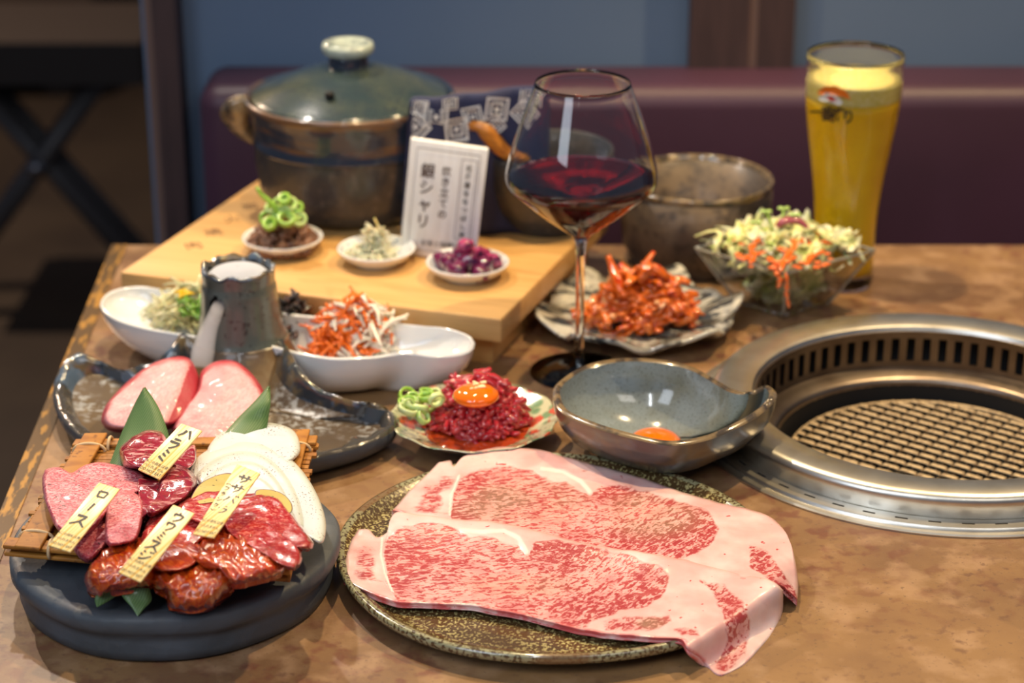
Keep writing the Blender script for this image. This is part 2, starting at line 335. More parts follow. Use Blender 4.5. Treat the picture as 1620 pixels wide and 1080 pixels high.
m_redon = solid('red_onion_slice', (158, 74, 86), .25, coat=.6)
m_sesame = solid('sesame_seed', (236, 212, 164), .4)
m_wood_spoon = M('honey_wood', S(190, 122, 42), .3, coat=.4, layers=[('n', 60, .45, .65, S(150, 88, 26), {'s': (.6, 3, 3)})])
m_chrome = solid('dull_metal', (150, 150, 156), .3, metal=1)
m_sauce = M('brown_red_sauce', S(168, 62, 24), .05, coat=1)
# ------------------------------------------------------------------ setting
TZ = -.72
def struct(o): o['kind'] = 'structure'; return o
struct(obj('floor', *box(-3, 3, -1.2, 5.2, TZ-.05, TZ), m_floor, smooth=False))
struct(obj('wall_back', *box(-.375, 3, 2.12, 2.22, TZ, 1.9), m_wall, smooth=False))
struct(obj('wall_far', *box(-3, 3, 5.2, 5.3, TZ, 1.9), m_far, smooth=False))
def post(x0p, x1p, y, name, mat, z1=1.9, dy=.03):
    zc = .2; k = (y*ct + (H-zc)*st_)/FPX
    xa, xb = (x0p-810)*k, (x1p-810)*k
    return struct(obj(name, *box(xa, xb, y-dy, y+.002, TZ, z1), mat, smooth=False))
m_pale_lit_timber = solid('pale_timber_painted_lit', (128, 100, 88), .5)  # pale timber; also paints the post edge that catches light
post(246, 284, 2.125, 'trim_1', m_post, dy=.05)
post(229, 246, 2.125, 'trim_2', m_pale_lit_timber, dy=.03)  # edge catching light, painted as a paler strip
post(1093, 1186, 2.118, 'trim_3', m_post); post(1200, 1257, 2.118, 'trim_4', m_post); post(1186, 1200, 2.12, 'trim_5', m_pale_lit_timber, dy=.028)
# far low shelf / beam in the dark room
cb = thing('low_cabinet', 'long low brown cabinet standing far back in the dark room at left', 'cabinet', (-1.5, 5.0, TZ))
obj('body', *box(-2.6, -.95, 4.75, 5.1, TZ+.06, TZ+.42), m_far, cb, smooth=False)
obj('top', *box(-2.65, -.92, 4.72, 5.12, TZ+.42, TZ+.46), m_pale_lit_timber, cb, smooth=False)
for x in (-2.5, -1.05): obj('leg', *box(x-.03, x+.03, 4.8, 4.86, TZ, TZ+.06), m_dark, cb, smooth=False)
stl = thing('folding_stool', 'dark cross-legged stool with a metal pivot in the gloom at left', 'stool', (-.78, 3.5, TZ))
def ray(px, py, Y):
    a, b, c = px-810., FPX, -(py-540.); yy = b*ct+c*st_; t = Y/yy
    return np.array([a*t, Y, H+(-b*st_+c*ct)*t])
c0 = ray(72, 243, 3.5)
for k, s in enumerate((-1, 1)):
    for y in (3.47, 3.53) if s > 0 else (3.44, 3.56):
        a = c0.copy(); a[1] = y; lo = a+np.array([s*.20, 0, 0]); lo[2] = TZ+.01; hi = a+np.array([-s*.13, 0, 0]); hi[2] = c0[2]+.17
        o = obj('leg', *tube([lo, hi], .018, 8), solid('stool_leg_%d' % k, (70, 66, 66), .4), stl)
obj('seat', *box(c0[0]-.20, c0[0]+.20, 3.36, 3.64, c0[2]+.16, c0[2]+.23), m_dark, stl, smooth=False)
obj('pivot_bolt', *tube([c0+[0, -.09, 0], c0+[0, .09, 0]], .012, 12), m_chrome, stl)
# booth bench
bx0 = ray(314, 200, 2.02)[0]
bench = thing('booth_bench', 'long burgundy vinyl booth bench against the slate blue wall', 'bench', (.6, 2.0, TZ))
def roundbox(x0, x1, y0, y1, z0, z1, r, n=6):
    # box rounded on the front and side top corners via bevel modifier
    return box(x0, x1, y0, y1, z0, z1)
o = obj('backrest', *box(bx0, 2.6, 2.015, 2.115, TZ+.35, .086), m_vinyl, bench); bevel(o, .022, 6)
o = obj('seat_cushion', *box(bx0, 2.6, 1.5, 2.01, TZ+.33, TZ+.45), m_vinyl, bench); bevel(o, .03, 5)
obj('base_panel', *box(bx0+.02, 2.58, 1.56, 2.1, TZ, TZ+.33), m_dark, bench, smooth=False)
# ------------------------------------------------------------------ table with roaster hole
GC = (.313, 1.428)
A, B = W(200, 388), W(0, 886)
tl = (B-A)/np.linalg.norm(B-A)
Yb, Yf = 1.806, .72
def xl(y): return A[0] + (y-A[1])*tl[0]/tl[1]
TR = 1.15
table = thing('dining_table', 'brown mottled laminate restaurant table carrying the whole meal', 'table', (.4, 1.3, TZ))
def tabletop():
    n = 96; V = []; F = []
    poly = [(xl(Yf), Yf), (TR, Yf), (TR, Yb), (xl(Yb)+0, Yb)]
    def hit(a):
        dx, dy = math.cos(a), math.sin(a); best = 9
        for i in range(4):
            (x1, y1), (x2, y2) = poly[i], poly[(i+1) % 4]; ex, ey = x2-x1, y2-y1
            det = dx*(-ey)+dy*ex
            if abs(det) < 1e-9: continue
            t = ((x1-GC[0])*(-ey)+(y1-GC[1])*ex)/det; u = (dx*(y1-GC[1])-dy*(x1-GC[0]))/det
            if t > 0 and -1e-6 <= u <= 1+1e-6: best = min(best, t)
        return GC[0]+dx*best, GC[1]+dy*best
    ang = sorted([2*math.pi*i/n for i in range(n)] + [math.atan2(y-GC[1], x-GC[0]) % (2*math.pi) for x, y in poly])
    n = len(ang)
    for a in ang:
        X, Y = hit(a); x, y = GC[0]+.178*math.cos(a), GC[1]+.178*math.sin(a)
        V += [(x, y, -.035), (x, y, 0), (X, Y, 0), (X, Y, -.035)]
    for i in range(n):
        k = (i+1) % n
        for j in range(4): F.append((4*i+j, 4*i+(j+1) % 4, 4*k+(j+1) % 4, 4*k+j))
    return V, F
obj('tabletop', *tabletop(), m_table, table, smooth=False)
ew = .013
obj('edge_band', *box8([(xl(Yf)-ew, Yf, -.035), (xl(Yf)+.0004, Yf, -.035), (xl(Yb)+.0004, Yb, -.035), (xl(Yb)-ew, Yb, -.035), (xl(Yf)-ew, Yf, .0008), (xl(Yf)+.0004, Yf, .0008), (xl(Yb)+.0004, Yb, .0008), (xl(Yb)-ew, Yb, .0008)]), m_edge, table, smooth=False)
for x, y in ((-.2, .85), (1.05, .85), (-.2, 1.42), (1.05, 1.42)): obj('leg', *box(x-.03, x+.03, y-.03, y+.03, TZ, -.035), m_dark, table, smooth=False)
# ------------------------------------------------------------------ roaster
rs = thing('table_grill', 'round stainless steel grill sunk into the brown table at right', 'grill', (GC[0], GC[1], 0))
G0 = (GC[0], GC[1], 0)
obj('outer_flange', *lathe(G0, [(.178, -.006), (.184, 0), (.1842, .0012), (.183, .0022), (.1805, .0024), (.1795, .0014), (.178, .0014), (.1772, .0034), (.1765, .004), (.1655, .0042), (.165, .003)], 128), m_steel, rs, flat_angle=30)
obj('raised_collar', *lathe(G0, [(.165, .002), (.1648, .005), (.1655, .0125), (.1662, .0155), (.1655, .0185), (.163, .0205), (.160, .0212), (.152, .0218), (.1395, .0208), (.1365, .0195), (.1352, .0165)], 128), m_steel, rs, flat_angle=40)
def slotted():
    mb = MB(); n = 68; r0, r1 = .1352, .1336
    mb.add(*lathe(G0, [(r0, .0165), (r0, .0105), (r1, .0105), (r1, .0165)], 168, close=True))
    mb.add(*lathe(G0, [(r0, -.0085), (r0, -.0150), (r1, -.0150), (r1, -.0085)], 168, close=True))
    for i in range(n):
        a0 = 2*math.pi*i/n; a1 = a0+2*math.pi/n*.48
        q = [(r*math.cos(a)+GC[0], r*math.sin(a)+GC[1]) for r, a in ((r1, a0), (r0, a0), (r0, a1), (r1, a1))]
        mb.add(*box8([(x, y, -.0087) for x, y in q]+[(x, y, .0107) for x, y in q]))
    return mb.get()
V, F, _ = slotted(); obj('slotted_wall', V, F, m_steelin, rs, smooth=False)
obj('air_duct', *lathe(G0, [(.150, .018), (.152, 0), (.152, -.03), (.136, -.03)], 96), m_soot_shade, rs)
obj('inner_ledge', *lathe(G0, [(.1345, -.0135), (.1335, -.0138), (.130, -.0148), (.120, -.0165), (.1175, -.018), (.1165, -.0205), (.1165, -.024)], 128), m_steelin, rs)
obj('fire_pot', *lathe(G0, [(.1165, -.022), (.1155, -.05), (.110, -.09), (.08, -.10), (.0005, -.10)], 96), m_soot_shade, rs)
sl = None
for i in range(49):
    a = 2*math.pi*i/49+.03
    if sl is None:
        mb = box(-.0042, .0042, -.0007, .0007, -.0006, .0001); sl = obj('vent_slot_shade', mb[0]+np.array([GC[0], GC[1], 0]), mb[1], m_soot_shade, rs, smooth=False); o = sl  # solid dark block paints the shade of an open slot
    else: o = sl.copy(); COL.objects.link(o); o.parent = rs
    o.location = (.1708*math.cos(a), .1708*math.sin(a), .0042); o.rotation_euler = (0, 0, a+math.pi/2)
gr_r, gz = .1075, -.033
def grate():
    ang = R_(-37); ux = np.array([math.cos(ang), math.sin(ang), 0]); uy = np.array([-ux[1], ux[0], 0]); c = np.array([GC[0], GC[1], gz])
    A_, B_ = .0141, .0105; m = int(gr_r/B_)
    for i in range(-m, m+1):
        off = (i+.3)*B_
        if abs(off) > gr_r-.002: continue
        L = math.sqrt(gr_r**2-off**2); s = np.arange(-L, L, A_/12.); f = np.abs(((s/A_) % 1)-.5)*2   # 1 at the notch
        k = np.clip((f-.80)/.12, 0, 1); k = k*k*(3-2*k)
        P = c[None]+ux[None]*s[:, None]+uy[None]*off; P[:, 2] += .0012-.0016*k
        V, F = tube(P, list(.0024-.0006*k), 8, flat=.45)
        obj('grate_bar', V, F, m_wire, rs, attrs={'notch': np.repeat(k, 8)})
    m = int(gr_r/A_)
    for i in range(-m, m+1):
        off = (i+.5)*A_
        if abs(off) > gr_r-.002: continue
        L = math.sqrt(gr_r**2-off**2); P = np.array([c+uy*t+ux*off-[0, 0, .0010] for t in np.linspace(-L, L, 12)])
        obj('grate_cross_wire', *tube(P, .0013, 6), m_wiredark, rs)
grate()
obj('grate_rim', *lathe((GC[0], GC[1], gz), [(gr_r-.0015, 0), (gr_r, .0018), (gr_r+.0015, 0), (gr_r, -.0018)], 96, close=True), m_wire, rs)
# ------------------------------------------------------------------ bamboo-wood board
BZ = .045
bFL, bFR, bBL = W(190, 430, BZ), W(793, 505, BZ), W(395, 293, BZ)
e1 = (bFR-bFL); e2 = bBL-bFL; n1 = e1/np.linalg.norm(e1); nb = np.array([-n1[1], n1[0], 0]); depth = np.dot(e2, nb)
e2 = e2*1.16
def BP(u, v, z): p = bFL+e1*u+e2*v; return np.array([p[0], p[1], z])
brd = thing('serving_board', 'pale wooden serving board on low feet under the clay pot', 'board', BP(.5, .5, 0))
o = obj('board_top', *box8([BP(0, 0, .025), BP(1, 0, .025), BP(1, 1, .025), BP(0, 1, .025), BP(0, 0, BZ), BP(1, 0, BZ), BP(1, 1, BZ), BP(0, 1, BZ)]), m_board, brd); bevel(o, .0015, 2)
for a, b in ((.03, .09), (.90, .96)):
    o = obj('foot', *box8([BP(a, .06, 0), BP(b, .06, 0), BP(b, .94, 0), BP(a, .94, 0), BP(a, .06, .0252), BP(b, .06, .0252), BP(b, .94, .0252), BP(a, .94, .0252)]), m_board, brd, smooth=False)
# ------------------------------------------------------------------ lettering
def text_mesh(s, size=1., bold=0.):
    cu = bpy.data.curves.new('t', 'FONT'); cu.body = s; cu.size = size; cu.align_x = 'CENTER'; cu.align_y = 'CENTER'; cu.resolution_u = 3; cu.offset = bold*size
    o = bpy.data.objects.new('t', cu); COL.objects.link(o)
    bpy.context.view_layer.update()
    me = o.evaluated_get(bpy.context.evaluated_depsgraph_get()).to_mesh()
    V = np.array([v.co[:] for v in me.vertices]).reshape(-1, 3); F = [tuple(p.vertices) for p in me.polygons]
    bpy.data.objects.remove(o); return V, F
def text_on(name, items, P, mat, parent):
    """items: (string, u, v, size, rot90) on the surface P(u, v) -> world"""
    mb = MB()
    for s, u, v, size in items:
        V, F = text_mesh(s, size)
        if len(V): mb.add([P(u+x[0], v-x[1]) for x in V], F)
    V, F, _ = mb.get(); return obj(name, V, F, mat, parent, smooth=False)
GL = {'ハ': [[(.38, .78), (.32, .5), (.08, .18)], [(.58, .82), (.76, .55), (.95, .2)]],
 'ラ': [[(.25, .9), (.75, .93)], [(.1, .62), (.85, .66), (.7, .34), (.35, .04)]],
 'ミ': [[(.34, .9), (.72, .76)], [(.3, .58), (.66, .45)], [(.2, .28), (.78, .06)]],
 'ロ': [[(.18, .78), (.24, .16)], [(.18, .78), (.84, .84), (.76, .2)], [(.24, .2), (.8, .24)]],
 'ー': [[(.56, .95), (.5, .6), (.42, .1)]],
 'ス': [[(.18, .84), (.76, .88), (.5, .4), (.06, .06)], [(.5, .44), (.94, .06)]],
 'サ': [[(.04, .58), (.96, .64)], [(.32, .86), (.35, .3)], [(.7, .92), (.68, .4), (.36, .02)]],
 'バ': [[(.36, .74), (.3, .5), (.06, .16)], [(.55, .76), (.72, .5), (.92, .16)], [(.72, 1), (.82, .86)], [(.9, 1.02), (1, .88)]],
 'ウ': [[(.5, 1), (.52, .8)], [(.16, .74), (.2, .48)], [(.16, .74), (.88, .8), (.76, .36), (.34, .0)]],
 'ワ': [[(.18, .84), (.22, .5)], [(.18, .84), (.86, .88), (.74, .4), (.36, .02)]],
 'ジ': [[(.2, .88), (.4, .76)], [(.1, .58), (.32, .46)], [(.16, .1), (.5, .2), (.9, .62)], [(.66, .98), (.76, .84)], [(.84, 1), (.94, .88)]],
 'フ': [[(.14, .82), (.86, .86), (.72, .4), (.3, .02)]],
 'ン': [[(.12, .78), (.38, .6)], [(.12, .08), (.5, .22), (.92, .68)]],
 'ク': [[(.42, .96), (.34, .66), (.1, .4)], [(.4, .76), (.84, .8), (.7, .36), (.3, .02)]],
 '(': [[(.1, .1), (.5, .4), (.9, .1)]], ')': [[(.1, .9), (.5, .6), (.9, .9)]]}
def brush(name, items, P, mat, parent):
    mb = MB()
    for ch, u, v, w_, h_ in items:
        for stk in GL[ch]:
            n = 10 if len(stk) > 2 else 7
            pts = np.array(stk, float)
            if len(stk) > 2:
                L = np.r_[0, np.cumsum(np.linalg.norm(np.diff(pts, axis=0), axis=1))]; q = np.linspace(0, L[-1], n); pts = np.stack([np.interp(q, L, pts[:, k]) for k in (0, 1)], 1)
            else: pts = np.linspace(pts[0], pts[1], n)
            T = np.gradient(pts, axis=0); T /= np.linalg.norm(T, axis=1)[:, None]; Nn = np.stack([-T[:, 1], T[:, 0]], 1)
            V = []; F = []
            for i in range(n):
                f = i/(n-1); wd = .075*(1.25-.35*math.sin(f*3.1)-.75*max(0, f-.55)*1.6)
                for s in (-1, 1):
                    q = pts[i]+Nn[i]*wd*s; V.append(P(u+(q[0]-.5)*w_, v-(q[1]-.5)*h_))
            for i in range(n-1): F.append((2*i, 2*i+1, 2*i+3, 2*i+2))
            mb.add(V, F)
    V, F, _ = mb.get(); return obj(name, V, F, mat, parent, smooth=False)
text_on('burnt_lettering', [(c, 0, .0, .024) for c in ''] + [(c, .105-.0*i, .36+.115*i*1.0, .0) for i, c in enumerate('')] or [('炭', 0, 0, .001)], lambda u, v: BP(.1+u, .5+v, BZ-.001), m_burn, brd)
bpy.data.objects.remove(bpy.data.objects['burnt_lettering'])
mbt = MB()
for i, c in enumerate('炭火焼肉'):
    V, F = text_mesh(c, .019); org = BP(.085, .66-.13*i, BZ+.0003)
    mbt.add([org+np.array([x[0]*.8-x[1]*.35, x[0]*.3+x[1]*.9, 0]) for x in V], F)
V, F, _ = mbt.get(); obj('burnt_lettering', V, F, m_burn, brd, smooth=False)
# ------------------------------------------------------------------ clay rice pot
Yp = 1.787; xp_ = (558-810)*(Yp*ct+(H-BZ)*st_)/FPX; pc = np.array([xp_, Yp, BZ])
def k_(y, z): return (y*ct+(H-z)*st_)/FPX
def zof(py, Y): return ray(810, py, Y)[2]-BZ
pot = thing('rice_pot', 'lidded dark clay rice pot on the pale wooden board', 'pot', pc)
rb = 146*k_(Yp, .08); rm = 154*k_(Yp, .1); rl = 167*k_(Yp, .14)
zc_, zr = zof(262, Yp-rm), zof(203, Yp-rl)
obj('body', *lathe(pc, [(.0005, .001), (rb*.80, .001), (rb*.90, .003), (rb*.96, .010), (rb*.99, .02), (rm*.985, zc_*.7), (rm*.985, zc_-.003)], 80), m_donabe, pot)
obj('upper_band', *lathe(pc, [(rm*.975, zc_-.0035), (rm*1.0, zc_-.003), (rm*1.005, zc_), (rm*.99, zc_+.003), (rm*1.0, zc_+.012), (rm*1.02, zr-.012), (rl*.965, zr-.006), (rl*.995, zr-.002), (rl, zr+.002), (rl*.985, zr+.0045), (rl*.95, zr+.003), (rl*.92, zr-.004), (rl*.90, zr-.02)], 80), m_potband, pot)
zk = zof(98, Yp)
lid = obj('lid', *lathe(pc, [(rl*.90, zr-.004), (rl*.93, zr+.001), (rl*.925, zr+.004)]+[(rl*.92*q, zr+.004+(zk-zr-.004)*(1-q**1.55)) for q in np.linspace(.98, .18, 14)]+[(.0005, zk)], 80), m_lid, pot)
obj('vent_hole', *lathe(pc+np.array([-.012, -.058, zr+(zk-zr)*.60]), [(.0005, .003), (.004, .002), (.004, -.002), (.0005, -.002)], 16), m_soot_shade, lid)
kz = zk-.001; kr_ = 42*k_(Yp, .2)
obj('knob_stem', *lathe(pc, [(kr_*.80, kz-.004), (kr_*.72, kz+.004), (kr_*.82, kz+.009), (.0005, kz+.009)], 48), m_potband, lid)
obj('knob', *lathe(pc, [(.0005, kz+.0075), (kr_*.8, kz+.0075), (kr_*.97, kz+.0105), (kr_, kz+.015), (kr_*.93, kz+.0185), (kr_*.72, kz+.0185), (kr_*.58, kz+.0155), (.0005, kz+.015)], 48), m_knob, lid)
for s in (-1, 1):
    P = spl([(s*rl*.93, -.016, zr+.002), (s*rl*1.03, -.018, zr-.004), (s*rl*1.08, -.012, zr-.012), (s*rl*1.06, -.006, zr-.022), (s*rl*1.0, .0, zr-.032), (s*rm*.97, .004, zr-.040)], 24)
    obj('handle', *tube(P+pc, [.004, .0065, .0070, .0060, .005, .004], 10, flat=1.9), m_rustrim, pot)
# ------------------------------------------------------------------ small dishes on the board
def dish(px, py, rx, label, mat, zb=BZ, n=60, hh=.013, foodname=None):
    c = W(px, py, zb); r = rx*k_(c[1], zb)
    t = thing('small_dish', label, 'dish', c, 'small white dishes on the wooden board')
    obj('bowl', *lathe(c, [(.0005, .0018), (r*.5, .0018), (r*.52, 0), (r*.6, 0), (r*.62, .002), (r*.85, .006), (r*.99, hh-.001), (r, hh), (r*.97, hh+.0006), (r*.93, hh-.0006)], n), m_porc, t)
    obj('inner_glaze', *lathe(c, [(r*.935, hh-.0005), (r*.8, .0075), (r*.6, .0042), (.0005, .0035)], n), mat, t)
    return c, r
random.seed(4)
def rnd(a, b): return random.uniform(a, b)
def mound(c, rx, ry, h, n, fn, seed=1, power=1.3):
    random.seed(seed); mb = MB()
    for i in range(n):
        a = rnd(0, 2*math.pi); q = math.sqrt(rnd(0, 1)); x = q*math.cos(a); y = q*math.sin(a)
        z = h*max(0, 1-q**power)*rnd(.55, 1.02)
        p = np.array([c[0]+x*rx, c[1]+y*ry, c[2]+z])
        fn(mb, p, a, i)
    return mb
def strand(mb, p, L, r, tint, curl=.4, steep=.4, sides=5, flat=1., n=6):
    a = rnd(0, 2*math.pi); e = rnd(-steep, steep); d = np.array([math.cos(a)*math.cos(e), math.sin(a)*math.cos(e), math.sin(e)])
    s = np.array([-d[1], d[0], 0]); b = rnd(-curl, curl); b2 = rnd(-curl, curl)*.6
    P = [p+d*L*(t-.5)+s*L*b*(4*(t-.5)**2)+np.array([0, 0, 1])*L*b2*(1-4*(t-.5)**2) for t in np.linspace(0, 1, n)]
    mb.add(*tube(P, [r*.6, r, r, r*.6], sides, flat=flat), tint)
def ringpiece(mb, c, r, w, h, tilt, tint):
    V, F = lathe((0, 0, 0), [(r, -h/2), (r, h/2), (r-w, h/2), (r-w, -h/2)], 14, close=True)
    Mx = np.array(Matrix.Rotation(tilt[0], 3, 'Z') @ Matrix.Rotation(tilt[1], 3, 'X'))
    mb.add(np.array(V) @ Mx.T + np.array(c), F, tint)
def stuff(name, mb, mat, label, cat, at=None):
    V, F, A = mb.get(); o = obj(name, V, F, mat, None, at=at if at is not None else V.min(0)*[0, 0, 1]+V.mean(0)*[1, 1, 0], attrs=A); tag(o, label, cat, kind='stuff'); return o
# meat miso dish with green onion
c, r = dish(448, 397, 64, 'small white dish of brown minced meat topped with green onion', m_porc)
cc = c+[0, 0, .006]
stuff('minced_meat', mound(cc, r*.86, r*.84, .031, 240, lambda mb, p, a, i: mb.add(*blob(p, rnd(.0028, .0048), i, 8, .5), rnd(0, 1)), 3), m_minced, 'heap of brown minced meat under green onion rings in leftmost small dish', 'meat')
cg = W(450, 362, BZ+.026)
random.seed(9)
gspec = [(-.016, .0, .0080, .002), (-.006, .004, .0085, .006), (.010, .002, .0085, .005), (.003, -.006, .0092, .004), (.015, -.002, .0075, .002), (-.013, -.007, .0072, .000), (-.004, .003, .0075, .013), (.006, .004, .0075, .013), (-.012, .003, .0065, .010), (.013, .004, .006, .010), (.001, .002, .0065, .018)]
for i, (dx, dy, rr, dz) in enumerate(gspec):
    dx *= .85; rr *= .84; dz += .007
    mb = MB(); ringpiece(mb, (0, 0, 0), rr, .0024, .0045, (rnd(-.5, .5), rnd(.5, 1.2)), 0); V, F, A = mb.get()
    p = cg+np.array([dx, dy, dz]); o = obj('green_onion_ring', V+p, F, m_scal, None, at=p, attrs={'tint': np.full(len(V), rnd(0, .7))})
    tag(o, 'green onion ring heaped on the brown minced meat', 'green onion', 'green onion rings on the minced meat')
P = spl([cg+[-.004, 0, .012], cg+[-.010, 0, .022], cg+[-.018, 0, .030], cg+[-.021, 0, .036]], 10)
o = obj('green_onion_sprig', *tube(P, [.0025, .0028, .002, .0015], 6), m_scal, None, at=P[0]); tag(o, 'thin green onion sprig sticking up from the minced meat', 'green onion')
# radish dish
c, r = dish(596, 415, 62, 'small blue-patterned white dish holding pale radish shreds', m_cobalt)
mb = mound(c+[-.004, .002, .005], r*.5, r*.5, .015, 70, lambda mb, p, a, i: strand(mb, p, rnd(.012, .02), .0013, rnd(0, .6), .5, .5), 5)
for i in range(26):
    p = c+np.array([rnd(-.007, .006), rnd(-.004, .006), rnd(.014, .030)]); strand(mb, p, .02, .0014, rnd(0, 1) if p[2] > .026 else .2, .3, 1.2)
stuff('radish_shreds', mb, m_radish, 'tuft of pale shredded pickled radish in middle small dish', 'pickle')
# purple pickles
c, r = dish(740, 437, 66, 'small white dish of purple pickles at board front right', m_cobalt)
random.seed(21)
for i in range(12):
    a = i*2.4; q = .72*math.sqrt((i+.5)/12)
    p = c+np.array([q*r*math.cos(a), q*r*math.sin(a), .006+.016*(1-q*1.1)])
    V, F = blob((0, 0, 0), rnd(.0078, .0100), i, 10, .5, (1.25, .8, .75), (rnd(0, 6), rnd(-.6, .6)))
    if i == 0: p = c+np.array([-.002, 0, .026])
    o = obj('purple_pickle', V+p, F, m_purple, None, at=p, attrs={'tint': np.full(len(V), .95 if i in (0, 3, 8) else rnd(0, .6))})
    tag(o, 'pinkish purple pickle chunk on top of the heap in the rightmost small dish' if i == 0 else 'dark purple pickle chunk lying in the heap in the rightmost small dish', 'pickle', 'purple pickle chunks in the rightmost small dish')
# ------------------------------------------------------------------ plaque, cloth, dark bowl, spoon
q = [W(632, 402, BZ+.001), W(752, 417, BZ+.001)]
tl_, tr_ = ray(650, 219, q[0][1]+.012), ray(773, 236, q[1][1]+.012)
pl = thing('menu_plaque', 'white wooden plaque with brown lettering standing on the board', 'plaque', (q[0]+q[1])/2)
nrm = np.array([0, .006, 0])
o = obj('panel', *box8([q[0], q[1], q[1]+nrm, q[0]+nrm, tl_, tr_, tr_+nrm, tl_+nrm]), m_whitewood, pl); bevel(o, .0012, 2)
def PQ(u, v, off=-.0006):  # u 0..1 across, v 0..1 down
    p = (tl_*(1-u)+tr_*u)*(1-v)+(q[0]*(1-u)+q[1]*u)*v; return p+np.array([0, off, 0])
def col_text(s, u, v0, dv, size): return [(c, u, v0+i*dv, size) for i, c in enumerate(s)]
asp = np.linalg.norm(tl_-tr_)/np.linalg.norm(tl_-q[0])
PT = lambda u, v: PQ(u, v)
def vtext(name, s, u, v0, dv, size, mat):
    mb = MB()
    for i, c in enumerate(s):
        V, F = text_mesh(c, size, .018)
        mb.add([PQ(u+x[0], v0+i*dv-x[1]*asp) for x in V], F)
    V, F, _ = mb.get(); return obj(name, V, F, mat, pl, smooth=False)
vtext('large_lettering', '銀シャリ', .26, .26, .145, .19, m_brown_ink)
vtext('small_lettering', '炊き立ての', .50, .24, .093, .12, m_brown_ink)
vtext('boxed_lettering', '北海道ななつぼし米', .78, .19, .072, .085, m_black)
mb = MB()
for (a, b, c_, d) in [(.09, .06, .91, .07), (.09, .93, .91, .94), (.09, .06, .10, .94), (.90, .06, .91, .94), (.68, .11, .88, .117), (.68, .80, .88, .807), (.68, .11, .692, .807), (.868, .11, .88, .807)]:
    mb.add([PQ(a, b), PQ(c_, b), PQ(c_, d), PQ(a, d)], [(0, 1, 2, 3)])
V, F, _ = mb.get(); obj('frame_lines', V, F, m_grey, pl, smooth=False)
mb = MB()
for i, c in enumerate('お米と味噌汁'):
    V, F = text_mesh(c, .09); mb.add([PQ(.30+i*.085+x[0], .875-x[1]*asp) for x in V], F)
V, F, _ = mb.get(); obj('bottom_lettering', V, F, m_black, pl, smooth=False)
# cloth wrapped warmer pad
m_navy = M('navy_cotton', S(48, 52, 82), .85, bump=[('n', 900, .3, .0004)])
m_whitec = M('white_woven_print', S(232, 230, 224), .85)
cl = thing('patterned_cloth', 'navy cloth with white nested squares folded behind the white plaque', 'cloth', W(700, 372, BZ))
ctop = spl([(646, 176), (652, 160), (690, 156), (740, 152), (800, 144), (850, 138), (868, 150)], 40)
cbot = spl([(634, 388), (650, 386), (700, 384), (760, 380), (800, 376), (850, 372), (868, 370)], 40)
Yc = W(700, 372, BZ)[1]
def clothP(i, t, back=0):
    a = ctop[i]; b = cbot[i]; zt = ray(a[0], a[1], Yc)
    zb = ray(b[0], b[1], Yc); zb[2] = max(zb[2], BZ+.001); p = zt*(1-t)+zb*t
    p[1] += .003*math.sin(i*.5)+.004*math.sin(t*3)+(back*.012 if t > .06 else back*.008); return p
V = []; F = []; nt = 16
for sd in (0, 1):
    for i in range(40):
        for j in range(nt+1): V.append(clothP(i, j/nt, sd))
K = nt+1
for sd in (0, 1):
    for i in range(39):
        for j in range(nt):
            a = sd*40*K+i*K+j; F.append((a, a+1, a+K+1, a+K) if sd == 0 else (a, a+K, a+K+1, a+1))
for i in range(39):
    a = i*K; b = 40*K+i*K; F.append((a, a+K, b+K, b)); F.append((a+nt, b+nt, b+K+nt, a+K+nt))
for i in (0, 39):
    for j in range(nt):
        a = i*K+j; b = 40*K+i*K+j; F.append((a, b, b+1, a+1))
obj('cloth_body', V, F, m_navy, cl)
random.seed(5)
def clothUV(px, py):
    i = int(np.clip(np.argmin(abs(ctop[:, 0]-px)), 0, 39)); px = max(px, 650); py = max(py, ctop[i][1]+2); p = ray(px, py, Yc); i = int(np.clip(np.argmin(abs(ctop[:, 0]-px)), 0, 39)); t = (py-ctop[i][1])/(cbot[i][1]-ctop[i][1])
    p[1] += .003*math.sin(i*.5)+.004*math.sin(t*3)-.0007; return p
for (px, py, s, a) in [(690, 184, 19, .05), (657, 203, 19, .75), (722, 207, 18, -.1), (786, 173, 18, .15), (748, 186, 16, 1.3), (782, 200, 14, .9), (664, 170, 13, .2), (712, 162, 12, .0), (838, 150, 16, .1), (828, 180, 16, .75), (655, 236, 16, .2)]:
    mb = MB()
    for r0, r1 in ((1, .80), (.60, .42), (.20, .0)):
        V = []
        for rr in (r0, r1):
            for k in range(4):
                an = a+math.pi/4+k*math.pi/2; V.append(clothUV(px+s*rr*1.41*math.cos(an), py+s*rr*1.41*math.sin(an)*1.05))
        mb.add(V, [(k, (k+1) % 4, 4+(k+1) % 4, 4+k) for k in range(4)])
    V, F, _ = mb.get(); obj('printed_square', V, F, m_whitec, cl, smooth=False)
